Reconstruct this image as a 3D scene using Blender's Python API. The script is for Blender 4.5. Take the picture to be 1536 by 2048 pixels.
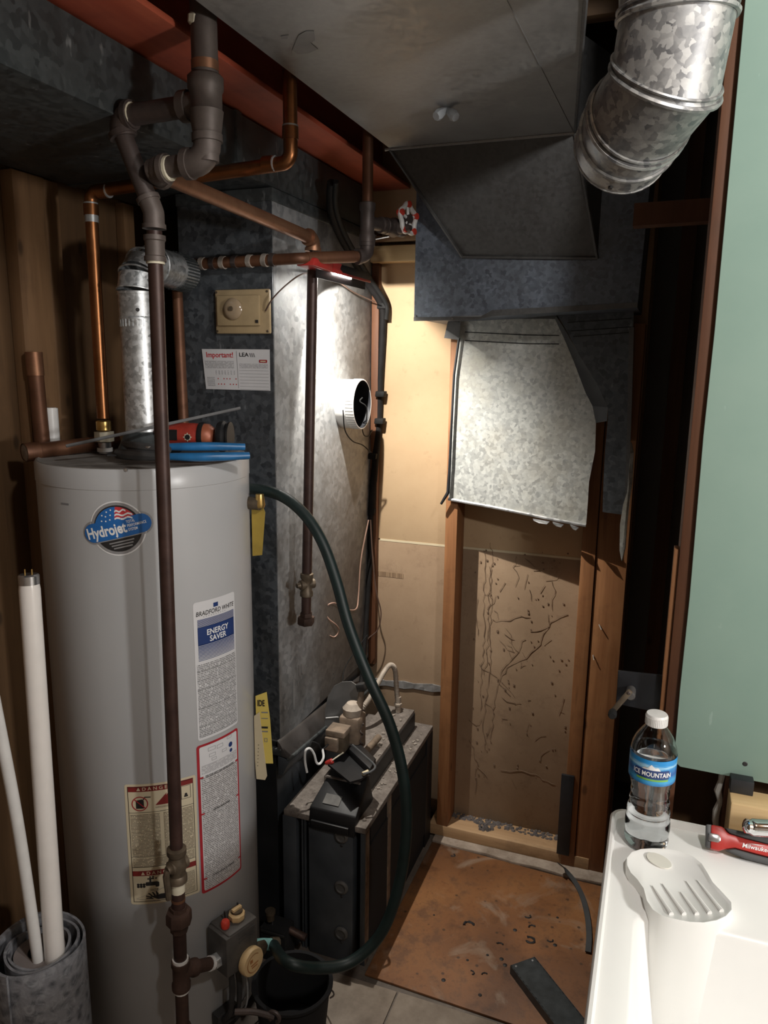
import bpy, bmesh, math, random
from mathutils import Vector, Matrix
for o in list(bpy.data.objects): bpy.data.objects.remove(o)
scn = bpy.context.scene
COL = scn.collection
rnd = random.Random(7)

# ------------------------------------------------------------------ camera
CAM_H, PITCH, YAW, ROLL, FPX = 1.55, math.radians(11.3), math.radians(20.2), math.radians(0.75), 1500.0
_fw = Vector((-math.sin(YAW)*math.cos(PITCH), math.cos(YAW)*math.cos(PITCH), -math.sin(PITCH)))
_r0 = Vector((math.cos(YAW), math.sin(YAW), 0)); _rt = _r0*math.cos(ROLL)+_r0.cross(_fw)*math.sin(ROLL); _up = _rt.cross(_fw); _C = Vector((0, 0, CAM_H))
cd = bpy.data.cameras.new('camera'); cam = bpy.data.objects.new('camera', cd); COL.objects.link(cam)
cam.location = _C; cam.rotation_euler = Matrix((_rt, _up, -_fw)).transposed().to_euler()
cd.sensor_fit = 'VERTICAL'; cd.sensor_height = 32.0; cd.lens = FPX/2048*32.0
cd.clip_start = 0.02; cd.clip_end = 50
scn.camera = cam
# ------------------------------------------------------------------ world, lights, exposure
w = bpy.data.worlds.new('world'); scn.world = w; w.use_nodes = True
w.node_tree.nodes['Background'].inputs[0].default_value = (0.75, 0.85, 1.0, 1)
w.node_tree.nodes['Background'].inputs[1].default_value = 0.02
scn.view_settings.view_transform = 'Standard'; scn.view_settings.look = 'None'
scn.view_settings.gamma = 1.0; scn.view_settings.use_curve_mapping = False
scn.view_settings.exposure = 0.0
def lamp(name, kind, loc, energy, color=(1,1,1), **kw):
    d = bpy.data.lights.new(name, kind); d.energy = energy; d.color = color
    for k, v in kw.items(): setattr(d, k, v)
    o = bpy.data.objects.new(name, d); COL.objects.link(o); o.location = loc
    return o
# bare bulb of the laundry area, to the right of the view
lamp('shop_lamp_light', 'POINT', (1.25, 0.38, 1.48), 57.0, (1.0, 0.985, 0.965), shadow_soft_size=0.07)
# added fill light above the tub, unseen, brightens the white basin
lamp('added_tub_fill_light', 'POINT', (0.42, 0.30, 2.2), 38.0, (1.0, 0.98, 0.95), shadow_soft_size=0.05)

WL_W, WS_W, WC_W = 1.0, 22.0, 30.0        # watts of the cordless work light (built further down)

# ------------------------------------------------------------------ camera-calibrated survey helper: pixel of the 1536x2048 photo -> point on a known plane
def ray(px, py): return (_fw*FPX + _rt*(px-768) - _up*(py-1024))
def AT(px, py, X=None, Y=None, Z=None):
    d = ray(px, py)
    for i, v in enumerate((X, Y, Z)):
        if v is not None: return _C + d*((v-_C[i])/d[i])
V = Vector
# ------------------------------------------------------------------ mesh builder
class MB:
    def __init__(s): s.v = []; s.f = []; s.uv = None
    def add(s, vs, fs):
        b = len(s.v); s.v += [V(p) for p in vs]; s.f += [tuple(b+i for i in f) for f in fs]; return s
    def box(s, x0, x1, y0, y1, z0, z1):
        return s.hexa([(x0,y0,z0),(x1,y0,z0),(x1,y1,z0),(x0,y1,z0),(x0,y0,z1),(x1,y0,z1),(x1,y1,z1),(x0,y1,z1)])
    def hexa(s, p):
        return s.add(p, [(0,3,2,1),(4,5,6,7),(0,1,5,4),(1,2,6,5),(2,3,7,6),(3,0,4,7)])
    def obox(s, c, ax, ay, az, sx, sy, sz):          # oriented box, centre c, half sizes
        c = V(c); p = []
        for k in (-1, 1):
            for (i, j) in ((-1,-1),(1,-1),(1,1),(-1,1)): p.append(c + V(ax)*i*sx + V(ay)*j*sy + V(az)*k*sz)
        return s.hexa(p)
    def prism(s, poly, vec):
        n = len(poly); a = [V(p) for p in poly]; b = [p + V(vec) for p in a]
        return s.add(a+b, [tuple(range(n-1,-1,-1)), tuple(range(n, 2*n))] + [(i,(i+1)%n,n+(i+1)%n,n+i) for i in range(n)])
    def tube(s, pts, r, n=12, cap=True):
        pts = [V(p) for p in pts]; m = len(pts)
        rs = r if isinstance(r, (list, tuple)) else [r]*m
        t = [(pts[min(i+1,m-1)]-pts[max(i-1,0)]).normalized() for i in range(m)]
        u = t[0].orthogonal().normalized(); vs = []
        for i in range(m):
            u = (u - t[i]*u.dot(t[i])).normalized(); w_ = t[i].cross(u)
            for k in range(n):
                a = 2*math.pi*k/n; vs.append(pts[i] + (u*math.cos(a)+w_*math.sin(a))*rs[i])
        fs = [(i*n+k, i*n+(k+1)%n, (i+1)*n+(k+1)%n, (i+1)*n+k) for i in range(m-1) for k in range(n)]
        if cap: fs += [tuple(range(n-1,-1,-1)), tuple((m-1)*n+k for k in range(n))]
        return s.add(vs, fs)
    def lathe(s, prof, o=(0,0,0), ax=(0,0,1), n=24, caps=True, ref=None, squash=1.0):
        ax = V(ax).normalized(); u = V(ref).normalized() if ref else ax.orthogonal().normalized(); w_ = ax.cross(u); o = V(o); vs = []
        for (r, h) in prof:
            for k in range(n):
                a = 2*math.pi*k/n; vs.append(o + ax*h + (u*math.cos(a)+w_*math.sin(a)*squash)*r)
        m = len(prof)
        fs = [(i*n+k, i*n+(k+1)%n, (i+1)*n+(k+1)%n, (i+1)*n+k) for i in range(m-1) for k in range(n)]
        if caps: fs += [tuple(range(n-1,-1,-1)), tuple((m-1)*n+k for k in range(n))]
        return s.add(vs, fs)
    def build(s, name, mat, parent=None, bevel=0.0, seg=2, ang=38, kind=None):
        if parent is not None: off = OFF[parent.name]
        else:
            xs = [p.x for p in s.v]; ys = [p.y for p in s.v]; zs = [p.z for p in s.v]
            off = V(((min(xs)+max(xs))/2, (min(ys)+max(ys))/2, min(zs)))
        me = bpy.data.meshes.new(name); me.from_pydata([p-off for p in s.v], [], s.f); me.update()
        bm = bmesh.new(); bm.from_mesh(me); bmesh.ops.recalc_face_normals(bm, faces=bm.faces)
        if bevel > 0:
            ed = [e for e in bm.edges if len(e.link_faces) == 2 and e.calc_face_angle(0) > math.radians(30)]
            bmesh.ops.bevel(bm, geom=ed, offset=bevel, segments=seg, affect='EDGES', profile=0.5)
        bm.to_mesh(me); bm.free()
        me.shade_smooth(); me.set_sharp_from_angle(angle=math.radians(ang))
        me.materials.append(MAT[mat] if isinstance(mat, str) else mat)
        o = bpy.data.objects.new(name, me); COL.objects.link(o)
        if parent is None: o.location = off
        else: o.parent = parent
        OFF[o.name] = off
        if kind: o['kind'] = kind
        return o
OFF = {}
def tag(o, label=None, cat=None, group=None, kind=None):
    if label: o['label'] = label
    if cat: o['category'] = cat
    if group: o['group'] = group
    if kind: o['kind'] = kind
    return o
def thing(name, loc, label, cat, group=None):
    o = bpy.data.objects.new(name, None); COL.objects.link(o); o.location = loc; o.empty_display_size = 0.05
    OFF[o.name] = V(loc); return tag(o, label, cat, group)
def struct(name, mb, mat, **k):
    return tag(mb.build(name, mat, None, **k), kind='structure')
def sub(a, b, t): return V(a)*(1-t) + V(b)*t
def arc3(a, c, b, r, n=6):                            # fillet points of corner c between a and b
    a, c, b = V(a), V(c), V(b); d1 = (a-c).normalized(); d2 = (b-c).normalized()
    ang = d1.angle(d2); L = r/math.tan(ang/2)
    p1 = c+d1*L; p2 = c+d2*L; cen = c + (d1+d2).normalized()*(r/math.sin(ang/2))
    v1 = p1-cen; v2 = p2-cen; th = v1.angle(v2); out = []
    for i in range(n+1):
        t = i/n; out.append(cen + (v1*math.sin((1-t)*th)+v2*math.sin(t*th))/math.sin(th))
    return out
def spline(pts, n=8):                                 # Catmull-Rom through points
    P = [V(p) for p in pts]; P = [P[0]*2-P[1]] + P + [P[-1]*2-P[-2]]; out = []
    for i in range(1, len(P)-2):
        for k in range(n):
            t = k/n; a, b, c, d = P[i-1:i+3]
            out.append(0.5*((2*b)+(c-a)*t+(2*a-5*b+4*c-d)*t*t+(3*b-a-3*c+d)*t**3))
    return out + [P[-2]]
# ---- flat print on a surface: 2D polygons or text in metres -> mesh mapped by fn(u,v)
def poly_mesh(polys, fn, step=0.012):
    mb = MB()
    for poly in polys:
        bm = bmesh.new(); bm.faces.new([bm.verts.new((x, y, 0)) for x, y in poly])
        xs = [p[0] for p in poly]
        x = min(xs)+step
        while x < max(xs):
            bmesh.ops.bisect_plane(bm, geom=bm.verts[:]+bm.edges[:]+bm.faces[:], plane_co=(x,0,0), plane_no=(1,0,0)); x += step
        bmesh.ops.triangulate(bm, faces=bm.faces[:])
        bm.verts.index_update()
        mb.add([fn(v.co.x, v.co.y) for v in bm.verts], [tuple(v.index for v in f.verts) for f in bm.faces])
        if mb.uv is None: mb.uv = []
        mb.uv += [(v.co.x, v.co.y) for v in bm.verts]
        bm.free()
    return mb
def decal(polys, fn, name, mat, parent, step=0.012, bbox=None):
    mb = poly_mesh(polys, fn, step); uv = mb.uv
    off = OFF[parent.name]
    me = bpy.data.meshes.new(name); me.from_pydata([p-off for p in mb.v], [], mb.f); me.update()
    if bbox is None: bbox = (min(u for u, _ in uv), min(v for _, v in uv), max(u for u, _ in uv), max(v for _, v in uv))
    lay = me.uv_layers.new(name='UVMap')
    for l in me.loops:
        u, v = uv[l.vertex_index]; lay.data[l.index].uv = ((u-bbox[0])/(bbox[2]-bbox[0]), (v-bbox[1])/(bbox[3]-bbox[1]))
    me.shade_smooth(); me.materials.append(MAT[mat] if isinstance(mat, str) else mat)
    o = bpy.data.objects.new(name, me); COL.objects.link(o); o.parent = parent; OFF[o.name] = off
    return o
def lettering(txt, fn, size, pos, mat, parent, name='lettering', align='CENTER', rot=0.0, sx=1.0, bold=0.0, shear=0.0):
    cu = bpy.data.curves.new('t', 'FONT'); cu.body = txt; cu.size = size; cu.align_x = align; cu.align_y = 'CENTER'; cu.offset = bold*size
    cu.shear = shear; cu.resolution_u = 3
    to = bpy.data.objects.new('t', cu); COL.objects.link(to)
    bpy.context.view_layer.update()
    me = bpy.data.meshes.new_from_object(to.evaluated_get(bpy.context.evaluated_depsgraph_get()))
    bpy.data.objects.remove(to); bpy.data.curves.remove(cu)
    off = OFF[parent.name]; c, s_ = math.cos(rot), math.sin(rot)
    for v in me.vertices:
        x, y = v.co.x*sx, v.co.y; v.co = fn(pos[0]+x*c-y*s_, pos[1]+x*s_+y*c) - off
    me.update(); me.materials.clear(); me.materials.append(MAT[mat]); me.name = name
    o = bpy.data.objects.new(name, me); COL.objects.link(o); o.parent = parent; OFF[o.name] = off
    return o
def rect(x0, y0, x1, y1): return [(x0,y0),(x1,y0),(x1,y1),(x0,y1)]
def rrect(x0, y0, x1, y1, r, n=4):
    out = []
    for cx, cy, a0 in ((x1-r,y0+r,-90),(x1-r,y1-r,0),(x0+r,y1-r,90),(x0+r,y0+r,180)):
        for i in range(n+1):
            a = math.radians(a0+90*i/n); out.append((cx+r*math.cos(a), cy+r*math.sin(a)))
    return out
def circ(cx, cy, r, n=32, ry=None): return [(cx+r*math.cos(2*math.pi*i/n), cy+(ry or r)*math.sin(2*math.pi*i/n)) for i in range(n)]
def frame_poly(x0, y0, x1, y1, t): return [rect(x0,y0,x1,y0+t), rect(x0,y1-t,x1,y1), rect(x0,y0+t,x0+t,y1-t), rect(x1-t,y0+t,x1,y1-t)]
def plane_fn(o, u, v, d=0.0):
    o, u, v = V(o), V(u).normalized(), V(v).normalized(); n = u.cross(v)*d
    return lambda a, b: o + u*a + v*b + n

# ------------------------------------------------------------------ materials
MAT = {}
class N:
    def __init__(s, name):
        s.m = bpy.data.materials.new(name); s.m.use_nodes = True; s.t = s.m.node_tree; s.b = s.t.nodes['Principled BSDF']; MAT[name] = s.m
        s.tc = s.t.nodes.new('ShaderNodeTexCoord'); s.co = s.tc.outputs['Object']
    def node(s, ty, **kw):
        n = s.t.nodes.new('ShaderNode'+ty)
        for k, v in kw.items(): setattr(n, k, v)
        return n
    def link(s, a, b): s.t.links.new(a, b)
    def mapped(s, scale, src=None, rot=(0,0,0)):
        n = s.node('Mapping'); s.link(src or s.co, n.inputs[0]); n.inputs['Scale'].default_value = scale if hasattr(scale, '__len__') else (scale,)*3
        n.inputs['Rotation'].default_value = rot
        return n.outputs[0]
    def noise(s, scale, detail=4, rough=0.55, src=None, stretch=None, dist=0.0):
        n = s.node('TexNoise'); n.inputs['Scale'].default_value = scale; n.inputs['Detail'].default_value = detail; n.inputs['Roughness'].default_value = rough
        n.inputs['Distortion'].default_value = dist
        s.link(s.mapped(stretch, src) if stretch else (src or s.co), n.inputs['Vector']); return n.outputs['Fac']
    def voro(s, scale, out='Color', src=None, feat='F1', rnd_=1.0, stretch=None):
        n = s.node('TexVoronoi', feature=feat); n.inputs['Scale'].default_value = scale; n.inputs['Randomness'].default_value = rnd_
        s.link(s.mapped(stretch, src) if stretch else (src or s.co), n.inputs['Vector']); return n.outputs[out]
    def ramp(s, fac, stops, const=False):
        n = s.node('ValToRGB'); cr = n.color_ramp
        if const: cr.interpolation = 'CONSTANT'
        while len(cr.elements) < len(stops): cr.elements.new(0.5)
        for e, (p, c) in zip(cr.elements, stops):
            e.position = p; c = c if hasattr(c, '__len__') else (c, c, c); e.color = (*c, 1) if len(c) == 3 else c
        s.link(fac, n.inputs[0]); return n.outputs[0]
    def mix(s, fac, a, b, mode='MIX'):
        n = s.node('MixRGB', blend_type=mode)
        for i, v in enumerate((fac, a, b)):
            if hasattr(v, 'is_linked') or isinstance(v, bpy.types.NodeSocket): s.link(v, n.inputs[i])
            elif i == 0: n.inputs[0].default_value = v
            else: n.inputs[i].default_value = (*v, 1)
        return n.outputs[0]
    def math(s, op, a, b=0.0, c=None):
        n = s.node('Math', operation=op)
        for i, v in enumerate((a, b) if c is None else (a, b, c)):
            if isinstance(v, bpy.types.NodeSocket): s.link(v, n.inputs[i])
            else: n.inputs[i].default_value = v
        return n.outputs[0]
    def bump(s, h, strength=0.3, dist=0.002):
        n = s.node('Bump'); n.inputs['Strength'].default_value = strength; n.inputs['Distance'].default_value = dist
        s.link(h, n.inputs['Height']); s.link(n.outputs[0], s.b.inputs['Normal'])
    def set(s, color=None, rough=None, metal=None, **kw):
        for nm, v in (('Base Color', color), ('Roughness', rough), ('Metallic', metal)) + tuple((k.replace('_', ' '), v) for k, v in kw.items()):
            if v is None: continue
            if isinstance(v, bpy.types.NodeSocket): s.link(v, s.b.inputs[nm])
            elif hasattr(v, '__len__'): s.b.inputs[nm].default_value = (*v, 1) if len(v) == 3 else v
            else: s.b.inputs[nm].default_value = v
        return s
def plain(name, c, rough=0.5, metal=0.0, var=0.15, sc=25, **kw):
    n = N(name); nz = n.noise(sc, 5)
    lo = tuple(max(0, x*(1-var)) for x in c); hi = tuple(min(1, x*(1+var)) for x in c)
    n.set(n.ramp(nz, [(0.3, lo), (0.7, hi)]), n.math('MULTIPLY_ADD', nz, 0.12, rough-0.06), metal, **kw); return n
def galv(name, lo, hi, sc=70, metal=0.6, rough=0.42, dirt=(0.05,0.045,0.04), dirt_amt=0.5, stain=None):
    n = N(name); nn = n.node('TexNoise'); nn.inputs['Scale'].default_value = sc*0.9; n.link(n.co, nn.inputs['Vector']); va = n.node('VectorMath', operation='SCALE'); n.link(nn.outputs['Color'], va.inputs[0]); va.inputs['Scale'].default_value = 1.1/sc
    vb_ = n.node('VectorMath', operation='ADD'); n.link(n.co, vb_.inputs[0]); n.link(va.outputs[0], vb_.inputs[1]); v = n.voro(sc, 'Color', src=vb_.outputs[0])
    bw = n.node('RGBToBW'); n.link(v, bw.inputs[0]); bw = bw.outputs[0]
    wob = n.noise(sc*0.6, 3); f = n.math('MULTIPLY_ADD', wob, 0.5, n.math('MULTIPLY', bw, 0.7))
    c = n.ramp(f, [(0.3, lo), (0.85, hi)])
    d = n.noise(5, 7, 0.65); c = n.mix(n.ramp(d, [(0.45, 0.0), (0.75, dirt_amt)]), c, dirt)
    if stain: 
        st = n.noise(28, 3, 0.7, stretch=(1,1,0.35)); c = n.mix(n.ramp(st, [(0.66, 0.0), (0.72, 0.55)]), c, stain)
    n.set(c, n.math('MULTIPLY_ADD', bw, 0.25, rough), metal); n.bump(d, 0.12, 0.004); return n
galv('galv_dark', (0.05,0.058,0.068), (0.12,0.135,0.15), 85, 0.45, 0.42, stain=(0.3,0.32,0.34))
galv('galv_panel', (0.22,0.23,0.235), (0.36,0.365,0.365), 75, 0.25, 0.42, dirt=(0.1,0.085,0.07), dirt_amt=0.65)
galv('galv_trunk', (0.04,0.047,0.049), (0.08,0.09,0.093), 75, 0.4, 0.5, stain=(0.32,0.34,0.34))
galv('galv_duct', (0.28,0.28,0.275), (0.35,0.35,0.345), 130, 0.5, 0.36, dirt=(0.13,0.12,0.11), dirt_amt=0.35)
galv('galv_slope', (0.09,0.09,0.09), (0.12,0.12,0.12), 130, 0.4, 0.4)
galv('galv_box', (0.105,0.125,0.16), (0.21,0.245,0.3), 110, 0.45, 0.45)
galv('galv_sheet', (0.3,0.31,0.3), (0.52,0.53,0.5), 110, 0.3, 0.5, dirt=(0.32,0.29,0.22), dirt_amt=0.7)
galv('galv_pipe', (0.2,0.205,0.215), (0.46,0.455,0.44), 125, 0.72, 0.33, dirt_amt=0.3)
galv('galv_flue', (0.4,0.42,0.43), (0.75,0.77,0.78), 130, 0.75, 0.28)
galv('foil', (0.4,0.4,0.4), (0.6,0.6,0.6), 60, 0.6, 0.3)
def wood(name, lo, hi, axis='z', dark=(0.05,0.025,0.012), sc=1.0, stain_amt=0.4, rough=0.65):
    n = N(name); st = {'x': (3,40,40), 'y': (40,3,40), 'z': (40,40,3)}[axis]
    g = n.noise(1.0*sc, 6, 0.6, stretch=st, dist=0.6); c = n.ramp(g, [(0.3, lo), (0.7, hi)])
    g2 = n.noise(2.2*sc, 3, 0.5, stretch=st); c = n.mix(n.ramp(g2, [(0.6, 0), (0.75, 0.3)]), c, dark)
    d = n.noise(7, 6, 0.7); c = n.mix(n.ramp(d, [(0.52, 0), (0.75, stain_amt)]), c, dark)
    k = n.voro(5.5, 'Distance', stretch=tuple(2.2 if s_ == 40 else 1.0 for s_ in st)); c = n.mix(n.ramp(k, [(0.06, 0.75), (0.12, 0.0)]), c, tuple(x*0.35 for x in lo))
    n.set(c, rough, 0); n.bump(g, 0.15, 0.002); return n
wood('stud_wood', (0.24,0.098,0.035), (0.36,0.165,0.066), 'z')
wood('plate_wood', (0.4,0.24,0.12), (0.55,0.36,0.2), 'x')
wood('pine', (0.62,0.42,0.2), (0.75,0.55,0.3), 'x', dark=(0.35,0.2,0.08), stain_amt=0.2)
wood('panel_wood', (0.09,0.048,0.02), (0.13,0.07,0.03), 'z', stain_amt=0.25)
wood('left_stud', (0.16,0.085,0.038), (0.215,0.118,0.055), 'z', stain_amt=0.25)
wood('joist_wood', (0.1,0.055,0.025), (0.16,0.09,0.04), 'x')
wood('dark_stud', (0.1,0.036,0.015), (0.15,0.06,0.025), 'z')
n = N('red_beam'); g = n.noise(1, 6, 0.6, stretch=(30,3,30)); d = n.noise(9, 7, 0.7)
c = n.ramp(g, [(0.3, (0.33,0.06,0.03)), (0.7, (0.44,0.1,0.05))]); c = n.mix(n.ramp(d, [(0.5,0),(0.75,0.5)]), c, (0.14,0.03,0.02))
n.set(c, 0.55, 0.0); n.bump(d, 0.1, 0.003)
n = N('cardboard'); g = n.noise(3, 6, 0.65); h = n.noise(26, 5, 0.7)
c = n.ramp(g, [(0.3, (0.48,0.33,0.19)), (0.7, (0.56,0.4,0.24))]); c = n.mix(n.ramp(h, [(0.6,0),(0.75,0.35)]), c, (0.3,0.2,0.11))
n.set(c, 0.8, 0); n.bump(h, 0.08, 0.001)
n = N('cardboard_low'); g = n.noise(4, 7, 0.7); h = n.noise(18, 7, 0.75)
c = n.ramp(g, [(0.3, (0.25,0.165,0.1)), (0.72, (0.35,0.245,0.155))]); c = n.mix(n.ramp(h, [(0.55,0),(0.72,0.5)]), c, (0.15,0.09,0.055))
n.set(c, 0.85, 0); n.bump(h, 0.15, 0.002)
n = N('pad_floor'); a = n.noise(3.5, 8, 0.7); b_ = n.noise(14, 7, 0.72); s_ = n.voro(22, 'Distance'); l = n.noise(5, 5, 0.6, dist=1.0)
c = n.ramp(a, [(0.36, (0.09,0.038,0.016)), (0.5, (0.24,0.1,0.036)), (0.64, (0.33,0.15,0.055))])
c = n.mix(n.ramp(b_, [(0.47,0),(0.62,0.75)]), c, (0.12,0.055,0.028)); c = n.mix(n.ramp(l, [(0.57,0),(0.68,0.55)]), c, (0.36,0.29,0.22))
e_ = n.noise(60, 5, 0.7); c = n.mix(n.ramp(e_, [(0.6,0),(0.68,0.5)]), c, (0.09,0.04,0.02))
c = n.mix(n.ramp(s_, [(0.07,0.85),(0.12,0)]), c, (0.06,0.03,0.016))
n.set(c, 0.6, 0); n.bump(b_, 0.3, 0.004)
n = N('old_floor'); a = n.noise(7, 8, 0.7); b_ = n.noise(30, 6, 0.7)
c = n.ramp(a, [(0.3,(0.07,0.055,0.045)),(0.7,(0.2,0.165,0.135))]); c = n.mix(n.ramp(b_,[(0.55,0),(0.7,0.5)]), c, (0.06,0.045,0.035))
n.set(c, 0.6, 0); n.bump(b_, 0.25, 0.003)
n = N('tile'); a = n.noise(9, 7, 0.7); c = n.ramp(a, [(0.3,(0.16,0.125,0.095)),(0.7,(0.33,0.275,0.22))]); n.set(c, 0.5, 0); n.bump(a, 0.2, 0.003)
n = N('concrete'); a = n.noise(16, 7, 0.7); n.set(n.ramp(a, [(0.3,(0.2,0.15,0.11)),(0.7,(0.46,0.38,0.31))]), 0.85, 0); n.bump(a, 0.5, 0.006)
n = N('green_board'); a = n.noise(5, 6, 0.6); b_ = n.noise(60, 3, 0.6, stretch=(1,1,0.4))
c = n.ramp(a, [(0.3,(0.225,0.335,0.28)),(0.7,(0.26,0.37,0.31))]); c = n.mix(n.ramp(b_,[(0.72,0),(0.78,0.3)]), c, (0.5,0.62,0.56)); n.set(c, 0.75, 0)
n = N('gypsum'); a = n.noise(60, 5, 0.7); n.set(n.ramp(a, [(0.3,(0.45,0.44,0.4)),(0.7,(0.62,0.6,0.55))]), 0.9, 0)
n = N('void_board'); a = n.noise(3, 5); n.set(n.ramp(a, [(0.3,(0.22,0.22,0.22)),(0.7,(0.27,0.27,0.27))]), 0.8, 0)
n = N('heater_enamel'); a = n.noise(2.5, 5); b_ = n.noise(40, 6, 0.75)
c = n.ramp(a, [(0.3,(0.44,0.445,0.45)),(0.7,(0.485,0.49,0.495))]); c = n.mix(n.ramp(b_,[(0.72,0),(0.8,0.25)]), c, (0.2,0.18,0.15)); n.set(c, 0.3, 0.0)
n = N('dust_top'); a = n.noise(20, 6, 0.7); n.set(n.ramp(a, [(0.3,(0.16,0.145,0.13)),(0.7,(0.28,0.26,0.24))]), 0.85, 0)
n = N('copper'); a = n.noise(8, 5, 0.7); b_ = n.noise(45, 4, 0.7)
c = n.ramp(a, [(0.3,(0.21,0.082,0.03)),(0.7,(0.38,0.165,0.068))]); c = n.mix(n.ramp(b_,[(0.55,0),(0.75,0.5)]), c, (0.16,0.07,0.04)); n.set(c, n.math('MULTIPLY_ADD', a, 0.25, 0.22), 0.9)
n = N('copper_dull'); a = n.noise(12, 5, 0.7); n.set(n.ramp(a, [(0.3,(0.2,0.09,0.05)),(0.7,(0.36,0.19,0.11))]), 0.45, 0.75)
n = N('copper_aged'); a = n.noise(10, 6, 0.7); n.set(n.ramp(a, [(0.3,(0.1,0.043,0.024)),(0.7,(0.21,0.095,0.05))]), 0.5, 0.5)
n = N('iron'); a = n.noise(14, 6, 0.7); b_ = n.noise(40, 5, 0.75); c = n.ramp(a, [(0.3,(0.05,0.04,0.037)),(0.7,(0.105,0.08,0.072))]); n.set(c, 0.5, 0.35); n.bump(b_, 0.15, 0.002)
n = N('iron_grey'); a = n.noise(14, 6, 0.7); b_ = n.noise(30, 5, 0.75)
c = n.ramp(a, [(0.3,(0.07,0.055,0.048)),(0.7,(0.125,0.1,0.088))]); c = n.mix(n.ramp(b_,[(0.7,0),(0.74,0.5)]), c, (0.4,0.34,0.28)); n.set(c, 0.55, 0.3); n.bump(a, 0.15, 0.002)
n = N('iron_rust'); a = n.noise(20, 6, 0.75); n.set(n.ramp(a, [(0.3,(0.035,0.019,0.014)),(0.7,(0.09,0.048,0.034))]), 0.7, 0.2); n.bump(a, 0.3, 0.003)
n = N('gas_line_dark'); a = n.noise(20, 6, 0.7); n.set(n.ramp(a, [(0.3,(0.035,0.018,0.015)),(0.7,(0.075,0.04,0.032))]), 0.45, 0.3)
plain('sealant', (0.6,0.55,0.42), 0.6)
plain('teflon', (0.75,0.74,0.72), 0.6)
plain('solder', (0.5,0.52,0.53), 0.35, 0.6, 0.25, 60)
plain('white_plastic', (0.72,0.71,0.69), 0.35, var=0.06)
plain('tub_white', (0.8,0.795,0.77), 0.35, var=0.025, sc=6)
plain('tub_cream', (0.8,0.78,0.7), 0.35, var=0.025, sc=6)
plain('tube_glass', (0.8,0.76,0.72), 0.2, var=0.03)
plain('grey_plastic', (0.5,0.53,0.56), 0.4)
plain('cream_metal', (0.4,0.3,0.17), 0.45, var=0.12)
plain('cream_knob', (0.7,0.5,0.26), 0.4, var=0.12)
plain('knob_print', (0.4,0.17,0.06), 0.5)
plain('red_plastic', (0.4,0.032,0.026), 0.35)
plain('red_paint', (0.55,0.05,0.03), 0.4, var=0.3, sc=60)
plain('tool_red', (0.38,0.045,0.03), 0.4, var=0.25)
plain('tool_rust', (0.4,0.12,0.06), 0.45, 0.2, var=0.3)
plain('black_plastic', (0.009,0.009,0.010), 0.5, var=0.3)
plain('black_rubber', (0.012,0.012,0.012), 0.7, var=0.3, Specular_IOR_Level=0.2)
plain('black_paint', (0.016,0.017,0.02), 0.45, var=0.35)
plain('cable_black', (0.012,0.011,0.011), 0.7, var=0.3, Specular_IOR_Level=0.15)
plain('dark_grey_rubber', (0.06,0.062,0.064), 0.6)
plain('hose_green', (0.006,0.017,0.016), 0.5, var=0.3)
plain('blue_handle', (0.02,0.14,0.34), 0.35, var=0.25)
plain('tool_steel', (0.075,0.075,0.076), 0.5, 0.3, 0.3)
plain('steel', (0.55,0.55,0.56), 0.25, 0.9, 0.1)
plain('chrome', (0.8,0.8,0.82), 0.08, 1.0, 0.03)
plain('bar_steel', (0.065,0.075,0.08), 0.42, 0.5, 0.25, 40)
plain('brass', (0.7,0.47,0.16), 0.3, 0.9, 0.2, 50)
plain('brass_old', (0.125,0.095,0.065), 0.5, 0.5, 0.3, 50)
plain('brass_verdigris', (0.2,0.42,0.4), 0.7, 0.1, 0.3, 50)
plain('control_grey', (0.09,0.085,0.08), 0.5, 0.2, 0.25, 30)
plain('control_dark', (0.035,0.034,0.034), 0.5, 0.2, 0.3, 30)
plain('matte_black', (0.007,0.007,0.008), 0.95, 0.0, 0.3, 12)
plain('furnace_grey', (0.07,0.079,0.09), 0.42, 0.3, 0.25, 12)
plain('flange_grey', (0.07,0.063,0.06), 0.5, 0.3, 0.25, 14)
plain('furnace_black', (0.02,0.021,0.023), 0.5, 0.2, 0.3, 12)
plain('furnace_knob', (0.1,0.096,0.09), 0.6, 0.2, 0.3, 40)
n = N('dusty'); a = n.noise(35, 8, 0.8); b_ = n.noise(6, 5); c = n.ramp(a, [(0.35,(0.1,0.082,0.07)),(0.6,(0.23,0.2,0.175)),(0.75,(0.42,0.38,0.34))]); n.set(c, 0.9, 0); n.bump(a, 0.5, 0.004)
plain('dust_brown', (0.19,0.14,0.1), 0.8, 0, 0.35, 40)
plain('conduit_dust', (0.4,0.34,0.28), 0.7, 0.2, 0.25, 40)
plain('oval_plate', (0.24,0.24,0.24), 0.5, 0.4, 0.2, 14)
plain('wire_white', (0.75,0.75,0.74), 0.4)
plain('wire_brown', (0.1,0.06,0.045), 0.5)
plain('wire_copper_pink', (0.35,0.22,0.17), 0.5)
plain('paper_white', (0.66,0.66,0.67), 0.7, var=0.04, sc=8)
plain('paper_cream', (0.62,0.54,0.38), 0.6, var=0.05, sc=8)
plain('paper_yellow', (0.72,0.56,0.13), 0.6, var=0.06, sc=8)
plain('paper_tag', (0.62,0.53,0.36), 0.6, var=0.06, sc=8)
plain('ink_black', (0.02,0.018,0.018), 0.6)
plain('ink_grey', (0.22,0.22,0.23), 0.6)
plain('ink_red', (0.38,0.02,0.03), 0.5)
plain('ink_brightred', (0.55,0.04,0.05), 0.5)
plain('ink_maroon', (0.2,0.02,0.018), 0.5)
plain('ink_navy', (0.02,0.045,0.16), 0.4)
plain('ink_blue', (0.02,0.13,0.4), 0.35)
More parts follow.
